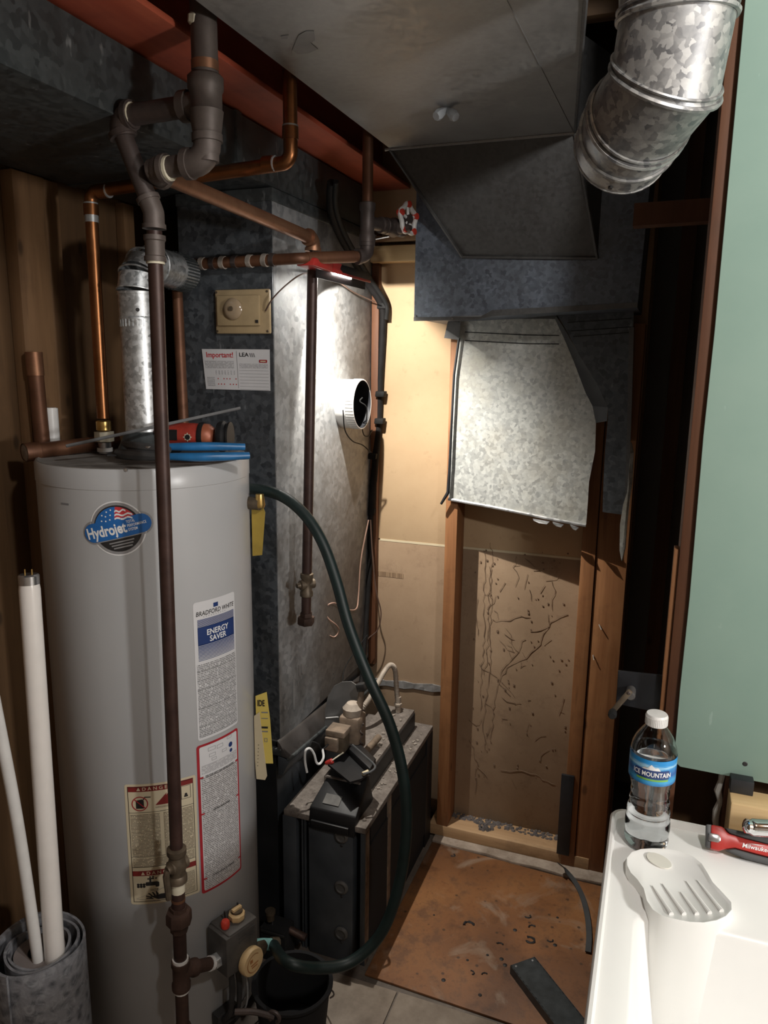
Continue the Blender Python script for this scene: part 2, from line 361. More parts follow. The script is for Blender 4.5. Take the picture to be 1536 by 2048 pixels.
plain('ink_white', (0.8,0.8,0.8), 0.5, var=0.03)
plain('ink_silver', (0.35,0.35,0.36), 0.35, 0.3)
plain('yellow_valve', (0.4,0.28,0.05), 0.5)
plain('debris', (0.32,0.28,0.24), 0.9, 0, 0.4, 60)
plain('web', (0.19,0.125,0.08), 0.9)
plain('lint', (0.12,0.105,0.1), 0.95, var=0.4, sc=60)
n = N('roll_pattern'); a = n.voro(55, 'Distance', feat='SMOOTH_F1', src=None); b_ = n.noise(42, 6, 0.7, dist=1.2)
c = n.ramp(b_, [(0.35,(0.05,0.052,0.06)),(0.5,(0.13,0.135,0.15)),(0.66,(0.3,0.31,0.33))]); c = n.mix(n.ramp(a,[(0.2,0.0),(0.5,0.5)]), c, (0.35,0.35,0.37)); n.set(c, 0.5, 0)
plain('roll_back', (0.12,0.115,0.115), 0.8, var=0.2)
plain('roll_core', (0.22,0.19,0.18), 0.85, var=0.15)
# print of fine text lines: rows of word-like dashes from the label's own UV
def print_mat(name, paper, ink, rows, cols, seed=0.0, fill=0.55, cover=0.62):
    n = N(name); uv = n.tc.outputs['UV']; sp = n.node('SeparateXYZ'); n.link(uv, sp.inputs[0])
    v = n.math('MULTIPLY', sp.outputs[1], rows); row = n.math('FLOOR', v); fr = n.math('FRACT', v)
    line = n.math('LESS_THAN', fr, fill)
    cb = n.node('CombineXYZ'); n.link(n.math('MULTIPLY', sp.outputs[0], cols), cb.inputs[0]); n.link(n.math('MULTIPLY_ADD', row, 7.31, seed), cb.inputs[1])
    wn = n.node('TexNoise'); wn.inputs['Scale'].default_value = 1.0; wn.inputs['Detail'].default_value = 2; n.link(cb.outputs[0], wn.inputs['Vector'])
    word = n.math('LESS_THAN', wn.outputs['Fac'], cover-0.05)
    f = n.math('MULTIPLY', n.math('MULTIPLY', line, word), 0.85)
    n.set(n.mix(f, paper, ink), 0.5, 0); return n
print_mat('print_white', (0.66,0.66,0.67), (0.08,0.08,0.08), 44, 60)
print_mat('print_red_label', (0.66,0.65,0.65), (0.1,0.09,0.09), 62, 60, 3.0)
print_mat('print_cream', (0.62,0.54,0.38), (0.06,0.04,0.03), 30, 26, 5.0, 0.5, 0.66)
print_mat('print_cream_fine', (0.62,0.54,0.38), (0.06,0.04,0.03), 12, 14, 9.0, 0.5, 0.66)
print_mat('print_tag', (0.72,0.56,0.13), (0.1,0.08,0.03), 16, 8, 2.0, 0.3, 0.5)
print_mat('print_paper', (0.62,0.62,0.63), (0.2,0.2,0.22), 9, 14, 1.0, 0.4, 0.6)
print_mat('print_board',(0.36,0.25,0.155),(0.2,0.13,0.08),1,20,4.0,0.9,0.6)
n = N('pet'); n.set((0.98,0.99,1.0), 0.02, 0, Transmission_Weight=1.0, IOR=1.38)
n = N('water'); n.set((0.97,0.99,1.0), 0.0, 0, Transmission_Weight=1.0, IOR=1.33)
n = N('clear_dial'); n.set((0.5,0.38,0.25), 0.15, 0, Transmission_Weight=0.3)
n = N('led'); n.set((1,1,1), 0.4, 0, Emission_Color=(1.0,0.96,0.9), Emission_Strength=60.0)
n = N('bottle_label'); uv = n.tc.outputs['UV']; sp = n.node('SeparateXYZ'); n.link(uv, sp.inputs[0])
nz = n.noise(7, 5, 0.7, src=uv); vv = n.math('ADD', sp.outputs[1], n.math('MULTIPLY', n.math('SUBTRACT', nz, 0.5), 0.35))
n.set(n.ramp(vv, [(0.0,(0.03,0.16,0.42)),(0.16,(0.05,0.35,0.65)),(0.42,(0.02,0.1,0.36)),(0.64,(0.03,0.24,0.55)),(0.72,(0.35,0.62,0.8)),(0.84,(0.02,0.26,0.62))]), 0.35, 0)
# ================================================================== SETTING
struct('floor', MB().box(-1.5,1.8,-1.4,3.0,-0.06,0.0), 'old_floor')
pad = struct('floor_pad', MB().prism([(-0.605,1.545,0.0),(0.9,1.50,0.0),(0.9,2.118,0.0),(-0.2,2.11,0.0),(-0.6,2.13,0.0)], (0,0,0.007)), 'pad_floor', bevel=0.002)
led = [(-0.6,2.13),(-0.5,2.122),(-0.42,2.126),(-0.33,2.114),(-0.25,2.12),(-0.16,2.11),(-0.05,2.118),(-0.05,2.25),(-0.6,2.25)]
struct('trim_1', MB().prism([(x,y,0.0) for x,y in led], (0,0,0.014)), 'concrete', bevel=0.002)
# tiles in front of the pad
k = 0
fl = bpy.data.objects['floor']
for i in range(4):
    for j in range(2):
        x0 = -0.76+i*0.255; y1 = 1.525-j*0.255
        t = MB().box(x0, x0+0.25, y1-0.25, y1, 0.0, 0.004+0.002*rnd.random()).build('floor_tile', 'tile', fl, bevel=0.001)
# dark spots, drips and lint on the pad
mb = MB()
for px, py, r in ((938,1850,.014),(1000,1890,.009),(1010,1930,.006),(1065,1855,.01),(1060,1880,.013),(1100,1880,.008),(1030,1860,.006),(942,1945,.008),(970,1950,.008),(887,1960,.006),(1003,1918,.006),(1055,1832,.009),(935,1920,.004),(975,1910,.004),(905,1710,.008),(960,1990,.005),(868,1830,.003),(1110,1890,.006),(1115,1835,.004)):
    c = AT(px, py, Z=0.0075); a0_ = rnd.uniform(0,6); sw = rnd.uniform(2.2,5.0)
    if r > .006: mb.tube([c+V((r*.8*math.cos(a0_+sw*i/9)*1.25,r*.8*math.sin(a0_+sw*i/9),0)) for i in range(10)],[r*.12+r*.2*abs(math.sin(i*1.9)) for i in range(10)],6)
    else: mb.lathe([(r,0),(r*0.7,0.0012)], c, n=8)
tag(mb.build('dark_drips', 'ink_black', pad), kind='stuff')
# back wall: two sheets of brown board on the far side of the studs
zs = AT(745,1077,Y=2.25).z
wb = struct('wall_back', MB().box(-1.5,-0.052,2.262,2.30,0,2.45), 'panel_wood')
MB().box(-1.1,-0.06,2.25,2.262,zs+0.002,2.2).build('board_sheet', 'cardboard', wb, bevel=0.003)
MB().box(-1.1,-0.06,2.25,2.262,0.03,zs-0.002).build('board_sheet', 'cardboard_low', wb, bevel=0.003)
a, b = AT(735,1362,Y=2.246), AT(884,1378,Y=2.246)
mb = MB(); pts = [sub(a,b,i/8) for i in range(9)]
for i in range(8):
    h0, h1 = 0.011+0.003*math.sin(i*2.1), 0.011+0.003*math.sin((i+1)*2.1)
    p, q = pts[i], pts[i+1]; mb.hexa([p-V((0,.002,h0)),q-V((0,.002,h1)),q+V((0,.003,-h1)),p+V((0,.003,-h0)),p+V((0,-.003,h0)),q+V((0,-.001,h1)),q+V((0,.003,h1)),p+V((0,.003,h0))])
MB().box(-0.84,-0.19,2.2492,2.2505,zs-.004,zs+.003).build('seam_edge','paper_tag',wb)
tag(mb.build('foil_tape', 'foil', wb), 'crumpled silver foil tape')
# faint stencil on the board
decal([rect(-.05,-.009,.05,.009)],plane_fn(AT(778,1149,Y=2.2492),(1,0,0),(0,0,1)),'stencil','print_board',wb)
# framing of the back wall
mb = MB().box(-0.62,-0.105,2.16,2.249,0.014,0.052); pl_ = struct('trim_2', mb, 'plate_wood', bevel=0.002)
xs1 = AT(889,1100,Y=2.16).x
struct('wall_stud', MB().box(xs1, xs1+0.037, 2.16, 2.249, 0.052, 1.66), 'stud_wood', bevel=0.002)
xa0 = -0.189
struct('wall_stud', MB().box(xa0, xa0+0.04, 2.158, 2.249, 0.015, 1.66), 'stud_wood', bevel=0.002)
struct('wall_stud', MB().box(xa0+0.042, -0.062, 2.163, 2.249, 0.0, 1.66), 'stud_wood', bevel=0.002)
struct('trim_3', MB().box(xa0-0.014, xa0+0.024, 2.150, 2.1575, 0.053, AT(1140,1552,Y=2.15).z), 'black_paint', bevel=0.001)
struct('trim_4', MB().box(-0.868,-0.845,2.225,2.249,0.55,1.95), 'dark_stud', bevel=0.001)
p = AT(748,525,Y=2.2); q = AT(832,492,Y=2.2)
struct('trim_5', MB().box(-0.865,-0.60,2.2,2.249,AT(790,523,Y=2.2).z,AT(790,490,Y=2.2).z), 'pine', bevel=0.002)
struct('trim_6', MB().box(-0.865,-0.66,2.205,2.249,AT(790,482,Y=2.2).z,AT(790,470,Y=2.2).z), 'plate_wood', bevel=0.002)
struct('trim_7', MB().box(-0.665,-0.60,2.19,2.249,AT(790,492,Y=2.2).z,AT(790,455,Y=2.2).z), 'pine', bevel=0.002)
# left wall: brown panelling between studs
wl = struct('wall_left', MB().box(-1.40,-1.345,-1.4,2.3,0,2.45), 'panel_wood')
struct('wall_stud', MB().box(-1.344,-1.31,1.292,1.380,0,1.935), 'left_stud', bevel=0.002)
struct('wall_stud', MB().box(-1.344,-1.318,1.385,1.43,0,1.935), 'left_stud', bevel=0.002)
struct('wall_stud', MB().box(-1.344,-1.318,1.65,1.69,0,1.935), 'left_stud', bevel=0.002)
struct('wall_stud', MB().box(-1.344,-1.318,0.86,0.90,0,1.935), 'left_stud', bevel=0.002)
# right: green board wall in front of an open stud bay
bl = [(0.058,2.02),(0.0595,1.6),(0.058,1.45),(0.0605,1.2),(0.0595,1.05),(0.0605,0.942),(0.0635,0.925),(0.071,0.919),(0.4,0.915),(1.6,0.907),(1.6,2.3),(0.058,2.3)]
wr = struct('wall_right', MB().prism([(x,1.2,z) for x,z in bl], (0,0.0125,0)), 'green_board', bevel=0.0008)
sc = AT(1490,1528,Y=1.2)
tag(MB().lathe([(0.004,0),(0.003,0.0008)], sc, (0,-1,0), 10).build('screw_head', 'ink_black', wr))
struct('wall_stud', MB().box(0.041,0.067,1.2135,1.305,0,2.44), 'dark_stud', bevel=0.002)
struct('trim_8', MB().box(0.033,0.0405,1.222,1.25,0.0,1.27), 'stud_wood', bevel=0.001)
struct('wall_right_back', MB().box(0.068,1.7,1.306,1.33,0,2.44), 'panel_wood')
struct('wall_stud', MB().box(AT(1446,1600,Y=1.215).x,AT(1480,1600,Y=1.215).x,1.215,1.30,0,2.44), 'dark_stud', bevel=0.002)
mb = MB(); pts = []
for i in range(13):
    t = i/12; pts.append((AT(1437,1600,Y=1.222).x+0.003*math.sin(i*2.3), 1.222, 0.70+0.215*t))
struct('trim_9', MB().tube(pts, [0.004+0.002*abs(math.sin(i*1.7)) for i in range(13)], 8), 'gypsum')
bx0_ = AT(1458,1640,Y=1.15).x
bk = tag(MB().box(bx0_,0.36,1.150,1.199,0.80,AT(1490,1611,Y=1.15).z).build('wood_block', 'pine', None, bevel=0.003), 'yellow pine block between tub back and green board', 'block')
tag(MB().box(AT(1461,1570,Y=1.18).x,AT(1508,1575,Y=1.18).x,1.18,1.2,AT(1490,1611,Y=1.15).z+.0005,.925).build('dark_block', 'black_paint', None, bevel=0.001), 'small black wedge on top of the yellow pine block', 'block')
# space behind the opening
struct('wall_void', MB().box(-0.5,1.7,2.75,2.8,0,2.45), 'void_board')
struct('trim_10', MB().box(-0.155,-0.10,2.66,2.749,0,2.4), 'dark_stud')
struct('trim_11', MB().box(0.008,0.05,2.5,2.6,0,2.4), 'dark_stud')
struct('trim_12', MB().obox((0.03,1.75,1.86),(1,0.2,0.05),(0,1,0),(0,0,1),0.12,0.02,0.022), 'dark_stud')
# rest of the room
struct('wall_front', MB().box(-1.5,1.8,-1.45,-1.4,0,2.45), 'concrete')
struct('wall_far_right', MB().box(1.7,1.76,-1.4,2.8,0,2.45), 'concrete')
struct('ceiling', MB().box(-1.5,1.8,-1.45,2.8,2.45,2.5), 'joist_wood')
for i in range(9): struct('ceiling_joist', MB().box(-1.34,1.68,-1.1+i*0.41,-1.1+i*0.41+0.04,2.262,2.449), 'joist_wood', bevel=0.002)
# red steel I-beam
bt = thing('steel_beam', (-0.837,0.5,2.055), 'red painted steel beam running along the ceiling behind the pipes', 'beam')
MB().box(-0.946,-0.757,-1.39,2.249,2.055,2.066).build('bottom_flange', 'red_beam', bt, bevel=0.002)
MB().box(-0.857,-0.846,-1.39,2.249,2.0665,2.249).build('web', 'red_beam', bt)
MB().box(-0.946,-0.757,-1.39,2.249,2.2495,2.26).build('top_flange', 'red_beam', bt, bevel=0.002)
# ================================================================== DUCTS
# supply trunk on the left
tr = thing('supply_trunk_duct', (-1.09,0.5,1.945), 'dark galvanized trunk duct under the ceiling above the water heater', 'duct')
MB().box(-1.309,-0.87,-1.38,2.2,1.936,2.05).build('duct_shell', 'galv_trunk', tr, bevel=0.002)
for yy in (0.35,1.45): MB().box(-1.3105,-0.866,yy,yy+0.022,1.933,2.052).build('seam_cleat', 'galv_trunk', tr, bevel=0.001)
# return trunk, sloped drop and return box
rt_ = thing('return_duct', (-0.4,1.8,2.05), 'wide galvanized return duct overhead with sloped elbow and boxed drop', 'duct')
poly = [(-0.662,1.808),(-0.69,-1.38),(-0.10,-1.38),(-0.148,1.19),(-0.231,1.812)]
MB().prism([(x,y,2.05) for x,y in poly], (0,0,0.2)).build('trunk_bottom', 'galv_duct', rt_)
mb = MB(); c0 = V((-0.234,1.806,2.05)); c1 = AT(1017,7,Z=2.05); c2 = c0+(c1-c0)*2.2
mb.tube([c0,c2], 0.0012, 6); mb.build('cross_break', 'galv_duct', rt_)
q2_, q3_ = AT(1195,517,Y=1.949), AT(925,514,Y=1.949)
P8 = [V((-0.662,1.809,2.048)),V((-0.231,1.813,2.048)),q2_,q3_,V((-0.662,1.809,2.249)),V((-0.231,1.813,2.249)),V((q2_.x,1.949,2.249)),V((q3_.x,1.949,2.249))]
MB().hexa(P8).build('slope_panel', 'galv_slope', rt_)
mb = MB().tube([P8[0]+V((-.012,-.004,0)),P8[1]+V((.006,-.004,0))],0.0035,6); mb.build('joint_cleat', 'galv_duct', rt_)
for a_, b_ in ((0,3),(1,2),(3,2)): MB().tube([P8[a_]+V((0,-.003,0)),P8[b_]+V((0,-.003,0))],0.0042,6).build('seam_flange', 'galv_slope', rt_)
MB().tube([(-0.231,1.812,2.05),(-0.148,1.19,2.05),(-0.10,-1.38,2.05)],0.004,6).build('edge_seam', 'galv_slope', rt_)
BX = [(-0.641,1.664),(-0.078,1.686),(-0.063,2.249),(-0.641,2.249)]
MB().prism([(x,1.952,z) for x,z in BX],(0,0.285,0)).build('drop_box', 'galv_box', rt_, bevel=0.0015)
MB().prism([(x,1.9505,z) for x,z in ((-0.641,1.668),(-0.46,1.668),(-0.43,1.684),(-0.079,1.698),(-0.078,1.686),(-0.43,1.669),(-0.47,1.660),(-0.641,1.658))],(0,0.004,0)).build('bottom_lip', 'galv_slope', rt_)
for px, py in ((832,632),(905,637)): MB().lathe([(0.003,0),(0.002,0.0015)], AT(px,py,Y=1.951),(0,-1,0),8).build('rivet','steel',rt_)
# scuff and two pale tabs under the duct
f0 = lambda px,py: AT(px,py,Z=2.0493)
pts = [(597,70),(612,62),(628,62),(630,80),(622,86),(636,98),(618,106),(596,108),(584,100)]
mb = MB().prism([f0(*p) for p in pts],(0,0,-0.0004)); mb.build('scuff_mark','oval_plate',rt_)
MB().prism([f0(*p) for p in ((562,72),(577,70),(575,77),(563,78))],(0,0,-0.0004)).build('scuff_mark','oval_plate',rt_)
tb = thing('toggle_tab', AT(890,225,Z=2.049), 'pale blue-white plastic tabs sticking out under the return duct', 'tab')
p0 = AT(893,218,Z=2.048)
for dx, dy, dz, l in ((0.022,-0.012,-0.02,0.5),(-0.012,-0.02,-0.016,0.35)):
    d = V((dx,dy,dz)).normalized(); MB().tube([p0, p0+d*0.012, p0+d*0.026, p0+d*0.034],[0.004,0.008,0.011,0.0085],8).build('tab','grey_plastic',tb)
# panned return below the box: lit sheet, dark sheet, lip
sh = thing('return_sheet', (-0.38,2.14,1.13), 'lit galvanized sheet with curved cut edge hanging under the return box', 'sheet metal')
Ys = 2.142
def sp(px, py, y=None): return AT(px, py, Y=y if y is not None else 2.15-0.048*max(0,(px-900)/290)*max(0,(py-640)/410))
lit = [(920,636),(1110,636),(1131,683),(1148,724),(1171,785),(1185,812),(1192,846),(1190,903),(1178,964),(1176,1000),(1172,1054),(1130,1047),(1088,1038),(1040,1028),(980,1016),(930,1006),(897,998),(899,950),(902,850),(908,750),(917,676)]
MB().prism([sp(*p) for p in lit],(0,0.0015,0)).build('cut_sheet','galv_sheet',sh)
mb = MB(); ed = [sp(x,y)+V((0,-.002,0)) for x,y in ((897,998),(930,1004),(980,1013),(1040,1025),(1088,1035),(1130,1043),(1172,1051))]
mb.tube(ed, 0.0045, 6).build('bottom_fold','foil',sh)
for i,(x0,y0,x1,y1) in enumerate(((1066,1037,1100,1043),(1105,1043,1128,1049),(1140,1048,1158,1055))):
    a,b = sp(x0,y0)+V((0,-.004,0)), sp(x1,y1)+V((0,-.004,0)); MB().prism([a,b,b+V((-.006,-.012,-.006)),sub(a,b,.4)+V((0,-.01,-.008)),a+V((.004,-.012,-.003))],(0,0,.001)).build('torn_edge','steel',sh)
mb = MB().tube([sp(x,y,Ys-.006) for x,y in ((918,676),(908,750),(903,850),(899,940),(896,985),(882,1008))],[.004,.004,.004,.005,.006,.004],6); mb.build('left_edge','black_paint',sh)
MB().prism([sp(x,y,Ys-.01) for x,y in ((896,642),(921,645),(918,680),(888,676))],(0,.003,0)).build('corner_flap','galv_slope',sh)
for dy in (0,17): MB().tube([sp(x,y)+V((0,-.001,0)) for x,y in ((930,664+dy),(1050,670+dy),(1118,671+dy))],.0012,5).build('crease','black_paint',sh)
lip_i = [(921,636),(1110,638),(1131,683),(1148,724),(1171,785),(1185,812),(1192,846)]
lip_o = [(921,630),(1112,632),(1128,656),(1157,708),(1194,768),(1216,815),(1214,842)]
mb = MB()
for i in range(6):
    a,b = sp(*lip_i[i])+V((0,-.001,0)), sp(*lip_i[i+1])+V((0,-.001,0)); c,d = sp(*lip_o[i+1],2.092), sp(*lip_o[i],2.092)
    mb.add([a,b,c,d],[(0,1,2,3)])
mb.build('folded_lip','black_paint',sh)
dk = [(1113,628),(1268,620),(1262,760),(1256,900),(1248,1030),(1205,1024),(1207,960),(1210,900),(1216,836),(1216,815),(1194,768),(1157,708),(1130,656)]
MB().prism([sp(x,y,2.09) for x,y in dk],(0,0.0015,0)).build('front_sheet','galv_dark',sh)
for dy in (0,17,28): MB().tube([sp(x,y,2.0885) for x,y in ((1135+dy*.4,645+dy),(1262,637+dy))],.001,5).build('crease','black_paint',sh)
MB().prism([sp(x,y,2.083) for x,y in ((1258,655),(1268,655),(1262,860),(1255,1020),(1249,1020),(1254,860))],(0,0.012,0)).build('side_flange','galv_slope',sh)
fl_ = [(1262,885),(1266,905),(1264,960),(1258,1000),(1253,1050),(1250,1095),(1243,1122),(1239,1100),(1240,1050),(1246,1010),(1254,985),(1258,940)]
MB().prism([sp(x,y,2.078+.004*math.sin(i)) for i,(x,y) in enumerate(fl_)],(0.002,0.0015,0)).build('torn_flap','galv_sheet',sh)
# ================================================================== ROUND VENT PIPE (upper right)
vp = thing('round_vent_pipe', AT(1245,345,Y=1.06), 'shiny spangled galvanized round pipe elbow with open end by green board', 'duct pipe')
C_ = [AT(1356,-150,Y=1.0), AT(1353,35,Y=1.0), AT(1330,165,Y=1.015), AT(1275,240,Y=1.06), AT(1244,294,Y=1.12)]
R_ = 0.063
norm = [ (C_[1]-C_[0]).normalized() ]
for i in range(1,4): norm.append(((C_[i]-C_[i-1]).normalized()+(C_[i+1]-C_[i]).normalized()).normalized())
norm.append((C_[4]-C_[3]).normalized())
def ring(c, nv, axis, r, k, n=40):                     # ellipse where the mitre plane cuts the cylinder
    u = axis.orthogonal().normalized(); w_ = axis.cross(u); a = 2*math.pi*k/n; p = c+(u*math.cos(a)+w_*math.sin(a))*r
    return p - axis*((p-c).dot(nv)/axis.dot(nv))
for i in range(4):
    ax = (C_[i+1]-C_[i]).normalized(); n_ = 40
    a = [ring(C_[i], norm[i], ax, R_, k) for k in range(n_)]; b = [ring(C_[i+1], norm[i+1], ax, R_, k) for k in range(n_)]
    MB().add(a+b, [(k,(k+1)%n_,n_+(k+1)%n_,n_+k) for k in range(n_)]).build('gore','galv_pipe',vp)
    if i < 3:
        loop = [ring(C_[i+1], norm[i+1], ax, R_+.0015, k) for k in range(n_)]
        MB().tube(loop+[loop[0]], 0.0034, 6, cap=False).build('bead','galv_pipe',vp)
        lo2 = [p-ax*.009 for p in loop]; MB().tube(lo2+[lo2[0]], 0.0022, 6, cap=False).build('bead','galv_pipe',vp)
ax = (C_[4]-C_[3]).normalized(); loop = [ring(C_[4], norm[4], ax, R_, k) for k in range(40)]
MB().tube(loop+[loop[0]],0.0014,6,cap=False).build('end_hem','galv_pipe',vp)
bb = [p-ax*.036 for p in [ring(C_[4], norm[4], ax, R_+.001, k) for k in range(40)]]; MB().tube(bb+[bb[0]],0.003,6,cap=False).build('bead','galv_pipe',vp)
inn = [ring(C_[4], norm[4], ax, R_-.002, k) for k in range(40)]
MB().add(inn+[p-ax*.035 for p in inn],[(k,(k+1)%40,40+(k+1)%40,40+k) for k in range(40)]+[tuple(range(40,80))]).build('painted_dark_bore','black_paint',vp)  # black lining and plug paint in the shade inside the open pipe
pp = C_[4]-ax*.012+V((0,0,-1))*0; q_ = (V((0,-.75,-.66))-ax*V((0,-.75,-.66)).dot(ax)).normalized(); MB().lathe([(0.003,0),(0.003,.002)],pp+q_*R_,q_,8).build('screw_hole','ink_black',vp)
# ================================================================== FURNACE
fu = thing('furnace', (-0.99,1.9,0.0), 'tall grey sheet metal furnace casing behind the water heater', 'furnace')
FX0, FX1, FY0, FY1 = -1.123, -0.87, 1.60, 2.235
MB().box(FX0,FX1,FY0+.004,FY1,0.57,1.934).build('plenum','galv_panel',fu,bevel=0.002)
MB().box(FX0,FX1-.001,FY0,FY0+.0035,0.58,1.933).build('plenum_front','galv_dark',fu)
MB().box(FX0,FX1-.012,FY0+.005,FY1,0.0,0.57).build('cabinet','furnace_grey',fu,bevel=0.002)
MB().box(FX0,FX1-.012,FY0,FY0+.004,0.0,0.57).build('cabinet_front','furnace_black',fu)
# sloping flange between plenum and cabinet
z0, z1 = AT(560,1485,X=FX1).z, AT(730,1350,X=FX1).z
y0, y1 = FY0-.012, FY1-.02
MB().hexa([(FX1,y0,z0-.03),(FX1+.03,y0,z0-.035),(FX1+.03,y1,z1-.035),(FX1,y1,z1-.03),(FX1-.002,y0,z0+.012),(FX1+.006,y0,z0+.004),(FX1+.006,y1,z1+.004),(FX1-.002,y1,z1+.012)]).build('flange','flange_grey',fu,bevel=0.002)
MB().tube([(FX1+.03,y0,z0-.036),(FX1+.03,y1,z1-.036)],.005,8).build('flange_hem','galv_trunk',fu)
MB().hexa([(FX1,y0,z0-.085),(FX1+.012,y0,z0-.085),(FX1+.012,y1,z1-.085),(FX1,y1,z1-.085),(FX1,y0,z0-.032),(FX1+.034,y0,z0-.04),(FX1+.034,y1,z1-.04),(FX1,y1,z1-.032)]).build('flange_skirt','furnace_grey',fu,bevel=0.001)
MB().box(FX1-.045,FX1+.01,FY0-.014,FY0-.001,z0-.03,z0-.012).build('corner_clip','galv_trunk',fu,bevel=0.001)
# top collar steps of plenum
MB().box(FX0-.002,FX1+.004,FY0-.004,FY1,1.905,1.9335).build('collar_band','galv_trunk',fu,bevel=0.002)
# white starting collar on the side
cc = AT(688,806,X=FX1); rc = 0.07
cy = AT(672,806,X=FX1).y; c0 = V((FX1, AT(700,806,X=FX1).y-.045, AT(700,806,X=FX1).z+.0))
col = MB().lathe([(0.070,0),(0.070,0.058),(0.068,0.058)], c0,(1,0,0),48,caps=False).build('starting_collar','white_plastic',fu)
for k in range(48):
    a = 2*math.pi*(k+.5)/48; d = V((0,math.cos(a),math.sin(a)))
    MB().obox(c0+V((0.045,0,0))+d*0.0708,(1,0,0),d.cross(V((1,0,0))),d,0.012,0.0014,0.0008).build('crimp','white_plastic',col)
MB().lathe([(0.0675,0.057),(0.0675,.003),(0,.003)],c0,(1,0,0),48,caps=False).build('painted_dark_opening','black_paint',col)  # collar inside painted black for the darkness of an unlit hole
# fan control box on front
a, b = AT(437,668,Y=FY0), AT(543,578,Y=FY0)
fc = MB().box(a.x,b.x,FY0-.012,FY0-.0005,a.z,b.z).build('fan_control','cream_metal',fu,bevel=0.004)
MB().box(a.x+.009,b.x-.022,FY0-.02,FY0-.0125,a.z+.018,b.z-.014).build('cover','cream_metal',fc,bevel=0.003)
dc = AT(467,618,Y=FY0-.021)
MB().lathe([(0.024,0),(0.0245,.004),(0.02,.009),(0.012,.011),(0.0,.0115)],dc,(0,-1,0),32,caps=False).build('dial','clear_dial',fc)
MB().lathe([(0.006,0),(0.005,.006)],dc+V((0,-.009,0)),(0,-1,0),16).build('dial_hub','brass_old',fc)
MB().box(b.x-.031,b.x-.025,FY0-.0225,FY0-.0202,a.z+.024,a.z+.031).build('window','ink_black',fc)
for sx_ in (a.x+.005,b.x-.005):
    for sz in (a.z+.006,b.z-.006): MB().lathe([(0.003,0),(0.0025,.0015)],(sx_,FY0-.0122,sz),(0,-1,0),8).build('screw','brass_old',fc)
# service notice
o_ = AT(404,698,Y=FY0-.002); w_ = AT(540,700,Y=FY0-.002).x-o_.x; h_ = o_.z-AT(414,778,Y=FY0-.002).z
fn = lambda u,v: o_ + V((u+ (-v)*.09*(1-u/w_), -0.0012*math.sin(u/w_*math.pi*2)-.001, v))
nt = decal([[(0,0),(w_,0),(w_,-h_),(0,-h_)]],fn,'service_notice','paper_white',fu)
fn2 = lambda u,v: fn(u,v)+V((0,-.0006,0))
lettering('Important!',fn2,0.0178,(w_*.265,-.014),'ink_brightred',nt,bold=.015)
lettering('LEA',fn2,0.013,(w_*.62,-.013),'ink_black',nt,bold=.02,sx=1.2)
for k in range(3): decal([[(w_*.70+k*.005,-.009),(w_*.70+k*.005+.003,-.009),(w_*.70+k*.005+.006,-.018),(w_*.70+k*.005+.003,-.018)]],fn2,'logo_stripe','ink_grey',nt)
decal([rrect(w_*.84,-.031,w_*.96,-.024,.002)],fn2,'logo_badge','ink_red',nt)
decal([rect(w_*.86,-.029,w_*.94,-.0262)],lambda u,v: fn2(u,v)+V((0,-.0004,0)),'badge_print','paper_cream',nt)
decal([rect(w_*.515,-h_+.004,w_*.52,-.004)],fn2,'rule','ink_grey',nt)
decal([rect(.006,-.045,w_*.47,-.027)],fn2,'small_print','print_paper',nt)
decal([rect(w_*.55,-.044,w_*.97,-.033)],fn2,'small_print','print_paper',nt)
decal([rect(w_*.54,-.05-k*.0075,w_*.98,-.0495-k*.0075) for k in range(7)],fn2,'table_rules','ink_grey',nt)
decal([rect(.035+k*.0085,-h_+.036,.0385+k*.0085,-.05) for k in range(7)],fn2,'column_print','print_paper',nt)
decal([circ(.04+k*.0085,-h_+.026,.0016,8) for k in (0,2,3,4,6)]+[circ(.04+k*.0085,-h_+.013,.0016,8) for k in (0,1,2,4,5,6)],fn2,'red_dots','ink_brightred',nt)
decal([rect(.008,-h_+.008,.03,-h_+.03)],fn2,'small_print','print_paper',nt)
# burner compartment
bu = MB().box(-0.847,-0.616,1.572,2.16,0.385,0.402).build('burner_top','dusty',fu,bevel=0.002)
MB().box(-0.846,-0.621,1.62,2.155,0.0,0.384).build('burner_core','matte_black',fu)
MB().box(-0.851,-0.811,1.572,1.62,0.0,0.384).build('front_post','furnace_grey',fu,bevel=0.002)
cp = MB().box(-0.774,-0.649,1.568,1.60,0.0,0.384).build('center_panel','furnace_grey',fu,bevel=0.003)
for x in (-0.797,-0.789): MB().box(x,x+.004,1.575,1.60,0.0,0.384).build('front_rib','furnace_grey',fu)
for py in (1672,1774,1866):
    c = AT(683,py,Y=1.568); kn = MB().lathe([(0.019,0),(0.019,.003),(0.016,.006),(0.013,.007),(0.012,.003),(0,.003)],c,(0,-1,0),24,caps=False).build('round_knob','furnace_knob',cp)
    MB().lathe([(0.004,0),(0.003,.001)],c+V((0,-.0005,-.028)),(0,-1,0),10).build('hole','ink_black',cp)
MB().box(-0.631,-0.617,1.573,1.60,0.0,0.384).build('front_post','furnace_grey',fu,bevel=0.002)
MB().box(-0.6208,-0.616,1.74,1.765,0.0,0.384).build('side_post','dust_brown',fu,bevel=0.001)
MB().box(-0.6208,-0.616,1.575,1.60,0.0,0.384).build('side_post','dust_brown',fu,bevel=0.001)
MB().box(-0.6208,-0.616,2.10,2.16,0.0,0.384).build('side_post','furnace_black',fu,bevel=0.001)
MB().box(-0.6206,-0.6175,1.6,2.1,0.05,0.33).build('louver_recess','matte_black',fu)
